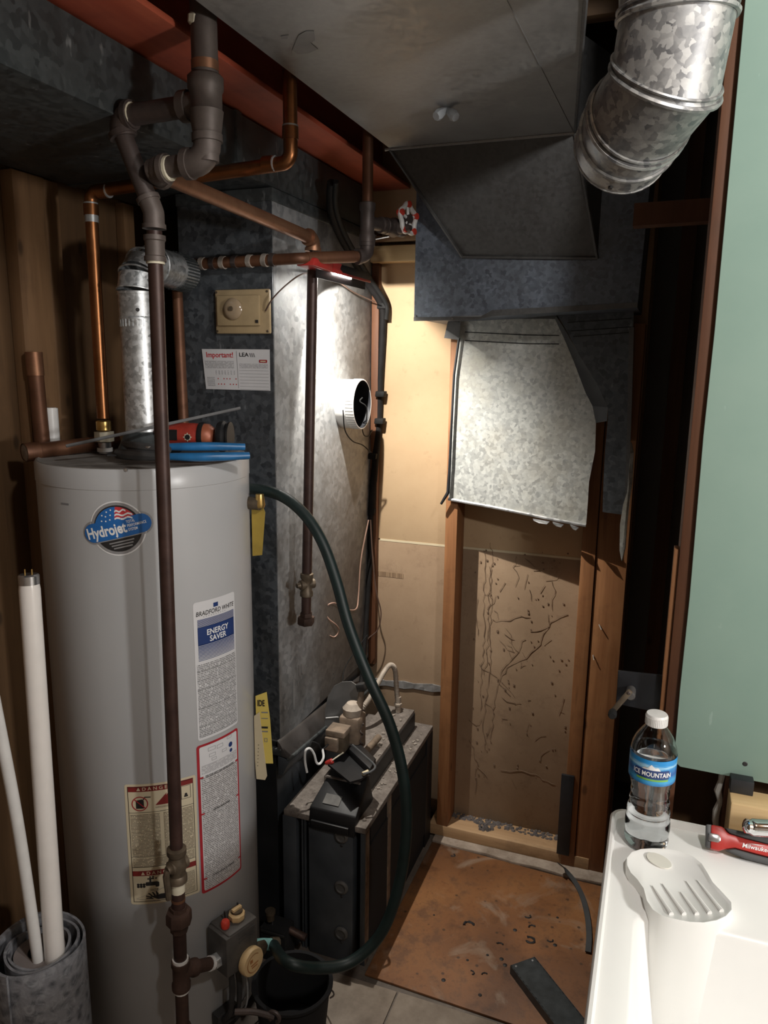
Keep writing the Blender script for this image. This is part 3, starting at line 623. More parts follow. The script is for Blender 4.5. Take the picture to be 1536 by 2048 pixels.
for px,py in ((585,1613),(729,1641)): MB().lathe([(0.006,0),(0.004,.004)],AT(px,py,Z=.402),(0,0,1),8).build('bolt','dusty',fu)
# raised tray on the burner box
a = AT(826,1424,Z=0.465)
ty = MB().hexa([(a.x-.105,1.66,.403),(a.x,1.66,.403),(a.x,2.12,.403),(a.x-.105,2.12,.403),(a.x-.105,1.66,.465),(a.x,1.66,.465),(a.x,2.12,.465),(a.x-.105,2.12,.465)]).build('burner_tray','dusty',fu,bevel=0.002)
MB().box(a.x+.0005,a.x+.002,1.66,2.12,.404,.455).build('tray_side','furnace_black',fu)

# white drips of paint low on the plenum side
dpf = lambda px,py: AT(px,py,X=FX1+.0006)
dd_ = []
for (x,y0_,y1_,w_) in ((605,1328,1350,3),(599,1330,1352,2),(588,1358,1420,2.2),(602,1345,1358,2),(596,1362,1372,1.5),(628,1338,1343,2),(570,1410,1420,2),(576,1414,1420,1.5),(669,1346,1350,2.5),(622,1360,1363,1.5),(612,1329,1333,2)):
    dd_.append([dpf(x-w_,y0_),dpf(x+w_,y0_+2),dpf(x+w_*.6,y1_),dpf(x-w_*.8,y1_-1)])
for q_ in dd_: MB().prism(q_,(.0004,0,0)).build('paint_drip','oval_plate',fu)
# ================================================================== WATER HEATER
HC = V((-1.046,1.34,0)); HR = 0.22; HT = 1.346
def cyl(px, py, r=HR):                                  # survey ray meets the heater jacket -> (theta, z)
    d = ray(px, py); ox, oy = -HC.x, -HC.y
    A = d.x**2+d.y**2; B = 2*(ox*d.x+oy*d.y); Cc = ox*ox+oy*oy-r*r; D = B*B-4*A*Cc
    t = (-B-math.sqrt(max(D,0)))/(2*A); p = _C+d*t
    return math.atan2(p.x-HC.x, -(p.y-HC.y)), p.z
def on(th, z, r=HR): return V((HC.x+r*math.sin(th), HC.y-r*math.cos(th), z))
def cyl_fn(th0, z0, d): return lambda u, v: on(th0+u/HR, z0+v, HR+d)
wh = thing('water_heater', (HC.x,HC.y,0), 'tall light grey gas water heater tank with warning labels', 'water heater')
jk = MB().lathe([(HR-.006,0.03),(HR,0.036),(HR,HT-.042),(HR+.0012,HT-.041),(HR+.0012,HT-.006),(HR-.002,HT-.001)],HC,(0,0,1),96,caps=False).build('jacket','heater_enamel',wh,ang=50)
MB().lathe([(HR-.002,HT-.0012),(HR-.006,HT),(HR-.012,HT-.004),(0.001,HT-.0035)],HC,(0,0,1),96,caps=False).build('top_pan','dust_top',wh)
MB().lathe([(HR-.012,0.0),(HR-.012,0.034)],HC,(0,0,1),48).build('base_ring','control_dark',wh)
th,z = cyl(252,940); c = on(th,z); MB().lathe([(.004,0),(.003,.002)],c,(math.sin(th),-math.cos(th),0),10).build('screw','steel',jk)
# scratches
th,z = cyl(400,960); decal([[(-.004,.012),(-.002,.012),(.006,-.012),(.004,-.012)],[(0,.004),(.0015,.004),(.008,-.006),(.0065,-.006)]],cyl_fn(th,z,.0004),'scuff_mark','ink_grey',jk)
th,z = cyl(130,1008); decal([rect(-.01,-.002,.01,.002)],cyl_fn(th,z,.0004),'scuff_mark','ink_grey',jk)
# round sticker with flag and banner
th,z = cyl(234,1057); f1 = cyl_fn(th,z,.0006); f2 = cyl_fn(th,z,.0010); f3 = cyl_fn(th,z,.0014); f4 = cyl_fn(th,z,.0018)
ra = math.radians(13); ca, sa = math.cos(ra), math.sin(ra)
def rotp(poly): return [(x*ca-y*sa, x*sa+y*ca) for x, y in poly]
def band(l, h, n=10):
    o = []
    for cx_, a0 in ((l-h,-90),(-l+h,90)):
        for i in range(n+1): a = math.radians(a0+180*i/n); o.append((cx_+h*math.cos(a), h*math.sin(a)))
    return rotp(o)
st = decal([circ(0.001,0,.0535,40)],f1,'round_sticker','ink_white',wh)
decal([band(.069,.023)],f1,'sticker_border','ink_silver',st)
decal([circ(0.001,0,.051,40)],f2,'sticker_disc','ink_silver',st)
decal([circ(0.001,0,.0455,40)],cyl_fn(th,z,.0012),'sticker_face','ink_black',st)
R0 = .0425
def seg(a0, a1, inner, n=8): return [(R0*math.cos(math.radians(a0+(a1-a0)*i/n)), R0*math.sin(math.radians(a0+(a1-a0)*i/n))) for i in range(n+1)]+inner
decal([seg(92,168,[(-.030,.006),(-.004,.012)])],f3,'flag_canton','ink_blue',st)
decal([seg(40,92,[(-.004,.012),(.024,.020)])],f3,'flag_field','ink_brightred',st)
wv = lambda y0,x0,x1: [(x0+(x1-x0)*i/8, y0+.0018*math.sin(i*1.3)+.012*(i/8)*.3) for i in range(9)]
for yy in (.0345,.0275,.0205):
    top = wv(yy,-.003,.030 if yy<.03 else .018); decal([top+[(x,y-.0034) for x,y in reversed(top)]],f4,'flag_stripe','ink_white',st)
decal([circ(x,y,.0017,5) for x,y in ((-.01,.036),(-.018,.032),(-.011,.026),(-.02,.023),(-.027,.025),(-.012,.017),(-.028,.014),(-.02,.014))],f4,'flag_star','ink_white',st)
decal([rotp(rect(-.046,-.0205,.046,-.0165))],f3,'banner_edge','ink_silver',st)
bn = decal([band(.0655,.0185)],f4,'banner','ink_blue',st)
f5 = cyl_fn(th,z,.0024)
lettering('Hydrojet',f5,.029,rotp([(-.0215,-.001)])[0],'ink_white',st,rot=ra,bold=.03,sx=.74)
for i,t_ in enumerate(('TOTAL','PERFORMANCE','SYSTEM')): lettering(t_,f5,.0076,rotp([(.0205,.0085-.0078*i)])[0],'ink_white',st,rot=ra,align='LEFT',bold=.012,sx=.68)
for i in range(3): decal([rotp(rect(-.022+.003*i,-.0275-.0055*i,.026-.003*i,-.0250-.0055*i))],f4,'fine_print','ink_silver',st)
# energy label
def patch(corners):
    cs = [cyl(*c) for c in corners]; t0 = (cs[0][0]+cs[3][0])/2; t1 = (cs[1][0]+cs[2][0])/2
    zt = (cs[0][1]+cs[1][1])/2; zb = (cs[2][1]+cs[3][1])/2; return (t0+t1)/2, (zt+zb)/2, (t1-t0)*HR, zt-zb
th,z,W_,H_ = patch(((388,1203),(470,1184),(473,1452),(393,1478)))
e1 = cyl_fn(th,z,.0006); e2 = cyl_fn(th,z,.0010); e3 = cyl_fn(th,z,.0014)
el = decal([rrect(-W_/2,-H_/2,W_/2,H_/2,.006)],e1,'energy_label','paper_white',wh)
T = H_/2
decal([rect(-.008,T-.018,.004,T-.009)],e2,'logo_mark','ink_navy',el)
lettering('BRADFORD WHITE',e2,.0135,(0,T-.026),'ink_black',el,sx=W_/.128,bold=.012,shear=.15)
decal([rect(-W_*.3+i*.006,T-.034,-W_*.3+i*.006+.002,T-.0325) for i in range(10)],e2,'fine_print','ink_grey',el)
b0 = T-.038; b1 = T-.127; xl, xr = -W_/2+.008, W_/2-.005
decal([rect(xl,b1+.034,xr,b0-.016)],e2,'blue_panel','ink_navy',el)
decal([rect(xl,b0-.002*i-.0013,xr,b0-.002*i) for i in range(0,9)]+[rect(xl,b1+.003*i,xr,b1+.003*i+.0012+.00009*i) for i in range(12)],e2,'blue_stripe','ink_navy',el)
lettering('ENERGY',e3,.017,(.002,b0-.031),'ink_white',el,bold=.02,sx=.9); lettering('SAVER',e3,.017,(.002,b0-.046),'ink_white',el,bold=.02,sx=.9)
decal([rect(-W_/2+.004,-T+.006,W_/2-.003,b1-.006)],e2,'text_block','print_white',el)
for k in range(8): decal([rect(-W_/2+.003,b1-.022-.0205*k,W_/2-.002,b1-.0215-.0205*k)],e3,'rule','ink_black',el)
# red bordered lighting instructions
th,z,W_,H_ = patch(((393,1490),(476,1456),(481,1740),(403,1787)))
e1 = cyl_fn(th,z,.0006); e2 = cyl_fn(th,z,.0010); e3 = cyl_fn(th,z,.0014); T = H_/2; L = W_/2
rl = decal([rrect(-L,-T,L,T,.006)],e1,'instruction_label','ink_red',wh)
decal([rrect(-L+.006,-T+.006,L-.005,T-.005,.004)],e2,'label_paper','paper_white',rl)
decal([rect(-L+.008,-T+.008,L-.007,T-.075)],e3,'text_block','print_red_label',rl)
decal([rect(-L+.010,T-.068,L-.008,T-.048)],e3,'text_block','print_paper',rl)
for zz in (T-.075,T-.16,-T+.035): 
    decal([rect(-L+.003,zz-.002,-L+.013,zz+.002),rect(L-.012,zz-.002,L-.002,zz+.002)],cyl_fn(th,z,.0016),'red_tick','ink_red',rl)
    lettering('FOR YOUR SAFETY READ BEFORE LIGHTING' if zz==T-.075 else ('LIGHTING INSTRUCTIONS' if zz==T-.16 else 'TO TURN OFF GAS TO APPLIANCE'),cyl_fn(th,z,.0018),.0062,(0,zz),'ink_black',rl,sx=.62,bold=.02)
for (x0,y0,x1,y1) in ((-.03,-.02,-.012,-.012),(-.028,-.034,-.012,-.027),(-.022,-.044,-.010,-.038),(.005,-.036,.018,-.03),(-.008,-.022,.008,-.014),(.02,-.012,.034,-.006)):
    decal(frame_poly(x0,T+y0,x1,T+y1,.0007),e3,'print_box','ink_grey',rl)
decal([circ(.03,T-.028,.006,10),circ(.031,T-.042,.0045,8)],e3,'ink_stamp','ink_navy',rl)
# danger label
th,z,W_,H_ = patch(((249,1567),(392,1550),(399,1783),(262,1809)))
e1 = cyl_fn(th,z,.0006); e2 = cyl_fn(th,z,.0010); e3 = cyl_fn(th,z,.0014); e4 = cyl_fn(th,z,.0018); T = H_/2; L = W_/2
dl = decal([rrect(-L,-T,L,T,.005)],e1,'danger_label','paper_cream',wh)
M_ = .006
decal(frame_poly(-L+M_,-T+M_,L-M_,T-M_,.0012),e2,'border','ink_black',dl)
for zz in (T-M_-.005, -T+M_+.068):
    decal([rect(-L+M_,zz-.006,L-M_,zz+.006)],e2,'danger_bar','ink_maroon',dl)
    decal([[(-.048,zz-.0035),(-.040,zz-.0035),(-.044,zz+.004)]],e3,'warning_triangle','paper_cream',dl)
    lettering('D A N G E R',e3,.0105,(-.037,zz-.0002),'paper_cream',dl,align='LEFT',sx=1.05,bold=.012)
# pictogram: no-petrol sign, flames, heater
c0_ = (-L+.030,T-.044); ringp = []
for i in range(28):
    a, b = 2*math.pi*i/28, 2*math.pi*(i+1)/28
    ringp.append([(c0_[0]+.0165*math.cos(a),c0_[1]+.0165*math.sin(a)),(c0_[0]+.0165*math.cos(b),c0_[1]+.0165*math.sin(b)),(c0_[0]+.0145*math.cos(b),c0_[1]+.0145*math.sin(b)),(c0_[0]+.0145*math.cos(a),c0_[1]+.0145*math.sin(a))])
decal([[(c0_[0]-.008,c0_[1]-.011),(c0_[0]+.008,c0_[1]-.011),(c0_[0]+.008,c0_[1]+.006),(c0_[0]+.005,c0_[1]+.010),(c0_[0]-.006,c0_[1]+.008),(c0_[0]-.008,c0_[1]+.006)]],e2,'petrol_can','ink_black',dl)
decal(ringp+[[(c0_[0]-.011,c0_[1]+.009),(c0_[0]-.0095,c0_[1]+.0105),(c0_[0]+.011,c0_[1]-.009),(c0_[0]+.0095,c0_[1]-.0105)]],e3,'prohibition_ring','ink_red',dl)
decal([[(c0_[0]+.006,c0_[1]+.009),(c0_[0]+.010,c0_[1]+.016),(c0_[0]+.022,c0_[1]+.015),(c0_[0]+.022,c0_[1]+.013),(c0_[0]+.011,c0_[1]+.0135),(c0_[0]+.008,c0_[1]+.008)]],e3,'spout','ink_black',dl)
decal([[(-.012,T-.05),(.012,T-.024),(.010,T-.030),(.018,T-.022),(.017,T-.028),(.026,T-.018),(.024,T-.026),(.034,T-.02),(.040,T-.046),(.02,T-.05)]],e2,'flames','ink_maroon',dl)
decal(frame_poly(L-.032,T-.048,L-.012,T-.018,.0009)+[rect(L-.026,T-.044,L-.018,T-.040),circ(L-.022,T-.038,.003,8)],e2,'heater_sketch','ink_black',dl)
decal([rect(-.012,T-.057,.034,T-.0525)],e2,'caption','print_cream_fine',dl)
zA, zB = T-.064, -T+.098
decal([rect(-L+M_,zA-.001,L-M_,zA),rect(-L+M_,zB+.014,L-M_,zB+.015),rect(-L+M_,-T+.088,L-M_,-T+.0888)],e2,'rule','ink_black',dl)
decal([rect(-L+.010,zB+.017,-.004,zA-.003)],e3,'text_block','print_cream',dl); decal([rect(.004,zB+.017,L-.009,zA-.003)],e3,'text_block','print_cream',dl)
decal([rect(-L+.010,-T+.0895,L-.009,zB+.0125)],e3,'text_block','print_cream_fine',dl)
decal([rect(.0035,-T+M_,.0045,-T+.068)],e2,'rule','ink_black',dl)
decal([rect(.007,-T+.010,L-.010,-T+.060)],e3,'text_block','print_cream',dl)
decal([rrect(-.040,-T+.044,-.014,-T+.053,.003),rrect(-.020,-T+.040,-.012,-T+.052,.003),rect(-.032,-T+.053,-.028,-T+.060),rect(-.036,-T+.059,-.024,-T+.062)],e2,'tap_sketch','ink_black',dl)
decal([circ(-.055+.006*(i%3),-T+.043+.005*(i//3),.003,8) for i in range(6)]+[circ(-.030+.006*(i%3),-T+.061+.004*(i//3),.002,8) for i in range(5)],e3,'steam','ink_black',dl)
lettering('HOT',e3,.008,(-.022,-T+.033),'ink_black',dl)
palm = [(-.032,-T+.018),(-.016,-T+.010),(.002,-T+.009),(.002,-T+.022),(-.010,-T+.022)]
fing = [[(-.030,-T+.018),(-.040,-T+.021),(-.041,-T+.019),(-.028,-T+.014)],[(-.028,-T+.015),(-.040,-T+.0155),(-.040,-T+.0135),(-.024,-T+.011)],[(-.026,-T+.020),(-.034,-T+.027),(-.036,-T+.0255),(-.029,-T+.018)],[(-.020,-T+.021),(-.026,-T+.029),(-.028,-T+.028),(-.024,-T+.019)],[(-.014,-T+.022),(-.018,-T+.030),(-.020,-T+.029),(-.019,-T+.020)]]
decal([palm]+fing,e2,'hand_sketch','ink_black',dl)
decal([[(-L+.012,-T+.014),(-L+.0125,-T+.0146),(.001,-T+.038),(.001,-T+.0372)],[(-L+.012,-T+.014),(-.02,-T+.0074),(-.02,-T+.0067),(-L+.0125,-T+.0132)]],e2,'steam_line','ink_grey',dl)
# hose bib outline and burner door outline on jacket
th,z = cyl(470,1990); f_ = cyl_fn(th,z,.0005); decal(frame_poly(-.035,-.04,.03,.04,.0016),f_,'access_door_outline','ink_grey',jk)
# ---- gas control on lower front right
thc, zc = cyl(447,1862)
nrm = V((math.sin(thc),-math.cos(thc),0)); tng = V((math.cos(thc),math.sin(thc),0)); up_ = V((0,0,1)); gc0 = on(thc,zc)
def G(t, u, n_): return gc0 + tng*t + up_*u + nrm*n_
gcm = MB().obox(G(0,0,.038),tng,up_,nrm,.040,.052,.034).build('gas_control','control_grey',wh,bevel=.005)
MB().obox(G(-.014,.0,.040),tng,up_,nrm,.034,.048,.033).build('control_shoulder','control_grey',gcm,bevel=.003)
MB().lathe([(.02,0),(.02,.02)],G(0,-.005,-.012),nrm,16).build('control_shank','control_dark',gcm)
for k in range(3): MB().obox(G(.008,.02+k*.009,.0725),tng,up_,nrm,.022,.0016,.0012).build('rib','control_grey',gcm)
MB().lathe([(.009,0),(.010,.006),(.010,.013),(.007,.017)],G(-.028,.053,.045),up_,16).build('red_button','red_paint',gcm)
MB().lathe([(.005,-.006),(.005,.003)],G(-.028,.053,.045),up_,12).build('button_stem','steel',gcm)
kb = MB().lathe([(.016,0),(.019,.006),(.0185,.014),(.012,.019),(.006,.021)],G(.006,.052,.042),up_,8).build('gas_knob','cream_knob',gcm)
MB().obox(G(.006,.075,.042),tng,up_,nrm,.012,.005,.004).build('knob_grip','cream_knob',gcm,bevel=.001)
MB().lathe([(.0135,0),(.0135,.004)],G(.006,.0705,.042),up_,16).build('knob_ring','brass_old',gcm)
for dx in (-.016,.02): MB().tube([G(dx,.055,.03),G(dx-.002,.078,.03)],.002,6).build('pin','control_dark',gcm)
# round temperature dial, facing front
dn = (nrm*1.0+up_*.05+tng*.1).normalized()
kd = MB().lathe([(.030,0),(.031,.004),(.031,.014),(.029,.017),(.0,.018)],G(.010,-.038,.073),dn,40,caps=False).build('temperature_dial','cream_knob',gcm)
du = tng - dn*tng.dot(dn); du.normalize(); dv = dn.cross(du); df = plane_fn(G(.010,-.038,.073)+dn*.0187,du,dv)
decal([ [(.021*math.cos(a),.021*math.sin(a)),(.021*math.cos(b),.021*math.sin(b)),(.0195*math.cos(b),.0195*math.sin(b)),(.0195*math.cos(a),.0195*math.sin(a))] for a,b in [(2*math.pi*i/30,2*math.pi*(i+1)/30) for i in range(4,26)]],df,'dial_print','knob_print',kd)
decal([rect(-.012,.004,-.004,.012),rect(-.01,-.004,.012,-.001),rect(-.008,-.010,.009,-.007)],df,'dial_print','knob_print',kd)
# inlet nut, tubes below
MB().lathe([(.017,0),(.017,.022)],G(-.062,-.018,.040),tng,6).build('inlet_nut','galv_flue',gcm,bevel=.001)
for dx,r,bt_ in ((-.018,.0065,.004),(-.002,.006,.01),(.012,.0022,.02)):
    pts = [G(dx,-.05,.045),G(dx,-.11,.045+bt_),G(dx-.003,-.17,.04+bt_),G(dx-.008,-.2,.025)]
    MB().tube(spline(pts,5),r,8).build('burner_tube','control_dark' if r>.003 else 'solder',gcm)
MB().tube(spline([G(.020,-.055,.05),G(.024,-.11,.052),G(.03,-.15,.045),G(.024,-.185,.03)],6),.0022,8).build('pilot_tube','steel',gcm)
MB().obox(G(-.012,-.205,.012),tng,up_,nrm,.028,.018,.012).build('burner_port','control_dark',gcm,bevel=.002)
# ---- drain valve
dvp = G(.052,-.055,.0)
dr = MB().lathe([(.016,0),(.016,.03),(.012,.032),(.012,.05)],G(.055,-.052,-.008),nrm,16).build('drain_valve','brass_old',wh)
MB().lathe([(.019,0),(.022,.004),(.022,.010),(.017,.013)],G(.055,-.052,.052),nrm,8).build('valve_handle','brass_old',dr)
MB().tube([G(.055,-.052,.035),G(.075,-.058,.045),G(.098,-.068,.055)],[.012,.013,.013],12).build('spout','brass_verdigris',dr)
MB().lathe([(.016,0),(.016,.018),(.013,.02)],G(.093,-.066,.053),(G(.098,-.068,.055)-G(.075,-.058,.045)),12).build('hose_coupling','brass_old',dr)
# ---- flue
fl2 = MB().lathe([(.062,0),(.060,.008),(.040,.052),(.0375,.056)],V((HC.x,HC.y,HT-.002)),(0,0,1),40,caps=False).build('draft_hood','galv_trunk',wh)
zt = AT(268,600,Y=HC.y).z
MB().lathe([(.0385,HT+.05),(.0385,zt-.04),(.040,zt-.04),(.040,zt-.036),(.0385,zt-.034)],HC,(0,0,1),40,caps=False).build('flue_pipe','galv_flue',wh)
MB().lathe([(.0395,zt-.0345),(.0395,zt+.01)],HC,(0,0,1),40,caps=False).build('crimped_end','galv_flue',wh)
for k in range(30):
    a = 2*math.pi*k/30; d = V((math.cos(a),math.sin(a),0)); MB().obox(HC+V((0,0,zt-.045))+d*.0388,(0,0,1),d.cross(V((0,0,1))),d,.010,.0016,.0008).build('crimp','galv_flue',fl2)
th,_ = cyl(272,700); MB().lathe([(.004,0),(.003,.002)],HC+V((.0395*math.sin(th),-.0395*math.cos(th),zt-.022)),(math.sin(th),-math.cos(th),0),8).build('screw','ink_black',fl2)
A0 = HC+V((0,0,zt+.01)); E1 = V((-1.07,1.545,AT(363,548,Y=1.545).z))
B0 = V((HC.x,HC.y,E1.z+.004)); 
path = [A0]+arc3(A0,B0,E1,.062,3)+[E1]
for i in range(len(path)-1):
    MB().tube([path[i],path[i+1]],.041-.0004*i,32,cap=False).build('elbow_gore','galv_flue',fl2)
    if 0<i<len(path)-1:
        d = (path[i+1]-path[i-1]).normalized(); u = d.orthogonal().normalized(); w2 = d.cross(u)
        lp = [path[i]+(u*math.cos(2*math.pi*k/32)+w2*math.sin(2*math.pi*k/32))*.0415 for k in range(33)]; MB().tube(lp,.0018,5,cap=False).build('elbow_bead','galv_flue',fl2)
dE = (E1-path[-2]).normalized()
for k in range(36):
    a = 2*math.pi*k/36; u = dE.orthogonal().normalized(); w2 = dE.cross(u); d = u*math.cos(a)+w2*math.sin(a)
    MB().obox(E1-dE*.03+d*.0412,dE,d.cross(dE),d,.028,.0016,.001).build('elbow_crimp','galv_trunk',fl2)
# ================================================================== GAS PIPE (black iron)
def fit(mb, c, d, r, L):                                # banded straight fitting
    d = V(d).normalized(); return mb.lathe([(r,-L/2),(r*1.12,-L/2),(r*1.12,-L/2+L*.18),(r,-L/2+L*.22),(r,L/2-L*.22),(r*1.12,L/2-L*.18),(r*1.12,L/2),(r,L/2)],c,d,16)
def elbow(c, d1, d2, r, L, parent, mat):
    c = V(c); d1, d2 = V(d1).normalized(), V(d2).normalized(); pts = [c+d1*L]+arc3(c+d1*L,c,c+d2*L,L*.72,6)+[c+d2*L]
    e = MB().tube(pts,r,16); 
    for d in (d1,d2): e.lathe([(r*1.13,0),(r*1.13,L*.28)],c+d*L*.74,d,16)
    return e.build('elbow',mat,parent,ang=50)
def collar(c, d, r, L, parent, mat, name='thread_sealant'):
    return MB().lathe([(r,-L/2),(r,L/2)],c,V(d).normalized(),14).build(name,mat,parent)
gp = thing('gas_pipe', (-0.84,1.112,0.02), 'black iron gas pipe with branches in front of heater and furnace', 'gas pipe')
g = lambda px,py: AT(px,py,Y=1.095)
hx = AT(412,200,Y=1.095).x
tee_t, tee_b = g(412,150).z, g(412,268).z
MB().tube([(hx,1.095,2.24),(hx,1.095,tee_t)],.0205,18).build('riser','iron_grey',gp)
collar((hx,1.095,tee_t+.012),(0,0,1),.0215,.014,gp,'copper_dull')
MB().lathe([(.010,0),(.0135,.004),(.013,.014),(.008,.018)],(hx-.0085,1.088,2.050),(.2,-.2,1),9).build('old_sealant','sealant',gp)
tm = MB().lathe([(.024,0),(.028,-.004),(.028,-.02),(.025,-.025),(.025,-.05),(.027,-.052),(.023,tee_b-tee_t+.004),(.021,tee_b-tee_t)],(hx,1.095,tee_t),(0,0,1),18)
zb_ = g(380,212).z; tm.lathe([(.020,0),(.020,.03),(.0235,.03),(.0235,.044),(.02,.044)],(hx,1.095,zb_),(-1,0,0),16); tm.build('tee','iron_grey',gp,ang=50)
xl_ = g(232,238).x; eL = V((xl_,1.095,zb_-.003))
MB().tube([(hx-.035,1.095,zb_),eL+V((.03,0,0))],.0165,16).build('branch_pipe','iron',gp)
collar(eL+V((.031,0,0)),(1,0,0),.0195,.006,gp,'sealant')
dp = V((-0.8305,1.112,0)); e45 = AT(302,425,Y=1.112); e45.x = AT(308,440,Y=1.112).x
dd = (e45-eL).normalized()
elbow(eL,(1,0,0),dd,.0205,.032,gp,'iron')
MB().tube([eL+dd*.02,e45],.0155,16).build('offset_pipe','iron',gp)
pb = AT(356,1695,Y=1.112); dirv = (pb-AT(313,480,Y=1.112)).normalized()
elbow(e45,-dd,dirv,.0175,.026,gp,'iron_grey')
z1_ = e45+dirv*.058; fit(MB(),z1_,dirv,.0165,.042).build('coupling','iron_grey',gp); collar(z1_+dirv*.023,dirv,.0155,.004,gp,'sealant')
pd = lambda t: e45+dirv*t
Lp = (pb-e45).length
MB().tube([pd(.03),pd(Lp)],.0128,16).build('drop_pipe','gas_line_dark',gp)
v0 = pd(Lp)
sv = MB().lathe([(.0135,0),(.0195,.003),(.0195,.014),(.015,.02),(.017,.03),(.020,.04),(.017,.052),(.0165,.06),(.0195,.064),(.0195,.076),(.0135,.08)],v0,dirv,16).build('shutoff_valve','brass_old',gp)
vd = V((-.3,-.9,0)).normalized()
MB().lathe([(.015,-.02),(.015,.016),(.010,.019),(.008,.024)],v0+dirv*.04,vd,14).build('valve_plug','brass_old',sv)
MB().tube([v0+dirv*.04+vd*.022,v0+dirv*.05+vd*.026,v0+dirv*.105+vd*.022],[.007,.007,.006],8).build('valve_lever','brass_old',sv)
MB().tube([v0+dirv*.078,v0+dirv*.14],.0135,16).build('nipple','gas_line_dark',gp)
collar(v0+dirv*.09,dirv,.0142,.02,gp,'sealant'); collar(v0+dirv*.118,dirv,.0142,.006,gp,'copper_dull')
u0 = v0+dirv*.135
MB().lathe([(.017,0),(.017,.008),(.024,.010),(.026,.016),(.026,.036),(.022,.040),(.018,.046),(.018,.056)],u0,dirv,8).build('union','iron_rust',gp)
MB().tube([u0+dirv*.05,u0+dirv*.135],.0135,16).build('nipple','gas_line_dark',gp)
t0_ = u0+dirv*.128; collar(t0_,dirv,.0165,.012,gp,'teflon')
te = MB().lathe([(.019,0),(.0195,.01),(.017,.014),(.017,.05),(.0195,.054),(.019,.066)],t0_,dirv,16)
gi = G(-.060,-.018,.040); br = t0_+dirv*.024; db = (gi-br).normalized()
te.lathe([(.017,0),(.016,.03),(.0185,.034),(.0185,.042)],br,db,16); te.build('tee','iron_rust',gp,ang=50)
MB().tube([br+db*.03,gi],.0135,14).build('nipple','iron_rust',gp); collar(gi-db*.008,db,.0155,.008,gp,'teflon')
collar(t0_+dirv*.068,dirv,.0165,.009,gp,'teflon')
zend = t0_+dirv*.19
MB().tube([t0_+dirv*.06,zend],.0135,16).build('drip_leg','iron_rust',gp)
MB().lathe([(.017,0),(.018,.006),(.018,.026),(.012,.03)],zend-dirv*.03,dirv,16).build('drip_cap','iron_rust',gp)
# second branch to the furnace (joined to the same header tee, capped at its end)
eA = V((hx,1.095,g(410,325).z)); eB = V((g(322,342).x-.02,1.095,eA.z-.004))
MB().tube([(hx,1.095,tee_b+.01),eA],.018,16).build('nipple','iron_grey',gp)
collar((hx,1.095,tee_b-.003),(0,0,1),.0205,.008,gp,'iron')
elbow(eA,(0,0,1),(-1,0,0),.0215,.040,gp,'iron_grey')
MB().tube([eA+V((-.03,0,0)),eB],.0165,16).build('nipple','iron_grey',gp); collar(eB+V((.036,0,0)),(1,0,0),.0195,.005,gp,'sealant')
eC = V((-0.79,1.65,AT(625,478,X=-.79).z)); dB = (eC-eB).normalized()
elbow(eB,(1,0,0),dB,.0205,.032,gp,'iron_grey')
MB().tube([eB+dB*.03,eC-dB*.02],.014,16).build('run_pipe','copper_dull',gp)
bot = AT(612,1240,Y=1.64); top = eC
dv_ = (bot-top).normalized()
elbow(eC+V((0,0,0)),-dB,dv_,.017,.026,gp,'copper_dull')
MB().tube([top+dv_*.03,bot],.0125,14).build('drop_pipe','gas_line_dark',gp)
LL = (bot-top).length; vv_ = top+dv_*(LL*.865)
MB().lathe([(.0125,0),(.0165,.002),(.0165,.012),(.0135,.018),(.0135,.045),(.0165,.05),(.0165,.06),(.0125,.063)],vv_,dv_,14).build('gas_cock','brass_old',gp)
MB().lathe([(.013,-.02),(.013,.018),(.008,.02),(.006,.028)],vv_+dv_*.03,V((-.55,-.8,0)),12).build('cock_plug','brass_old',gp)
MB().lathe([(.016,0),(.016,.01),(.0225,.012),(.0225,.028),(.019,.032)],bot-dv_*.02,dv_,6).build('union_nut','iron_rust',gp)
# ================================================================== COPPER LINES
def cu_line(parent, pts, r, mat, rad):
    out = [V(pts[0])]
    for i in range(1,len(pts)-1): out += arc3(pts[i-1],pts[i],pts[i+1],rad,6)
    return MB().tube(out+[V(pts[-1])],r,16).build('pipe',mat,parent,ang=50)
cl = thing('cold_water_pipe', (-1.15,1.34,HT), 'bright copper water pipe elbowed across to the heater inlet', 'water pipe')
cz = AT(580,325,Y=1.34).z; xin = -1.154
cA, cB, cC, cD = V((-.687,1.34,2.25)), V((-.687,1.34,cz)), V((AT(180,385,Y=1.34).x,1.34,AT(180,384,Y=1.34).z)), V((xin,1.34,HT+.075))
cu_line(cl,[cA,cB,cC,cD],.0132,'copper',.02)
for c,d in ((cB+V((0,0,.05)),(0,0,1)),(cB+V((-.045,0,0)),(1,0,0)),(cC+V((.035,0,0)),(1,0,0)),(cC+V((0,0,-.035)),(0,0,1))):
    collar(c,d,.0152,.022,cl,'copper',name='socket'); collar(c+V(d)*.012,d,.0148,.004,cl,'solder',name='solder_ring')
collar(cC+V((0,0,-.05)),(0,0,1),.0141,.02,cl,'solder',name='solder_drip')
MB().lathe([(.014,.07),(.016,.068),(.016,.05),(.013,.048)],(xin,1.34,HT),(0,0,1),16).build('brass_adapter','brass',cl)
MB().lathe([(.021,.024),(.021,.046)],(xin,1.34,HT),(0,0,1),6).build('dielectric_nut','sealant',cl,bevel=.001)
MB().lathe([(.014,.0),(.014,.024)],(xin,1.34,HT-.002),(0,0,1),16).build('steel_nipple','steel',cl)
MB().lathe([(.0165,.004),(.0165,.012)],(xin,1.34,HT-.002),(0,0,1),16).build('white_ring','teflon',cl)
hl = thing('hot_water_pipe', (-.985,1.42,HT), 'dull taped copper pipe from heater outlet to the valve by the return duct', 'water pipe')
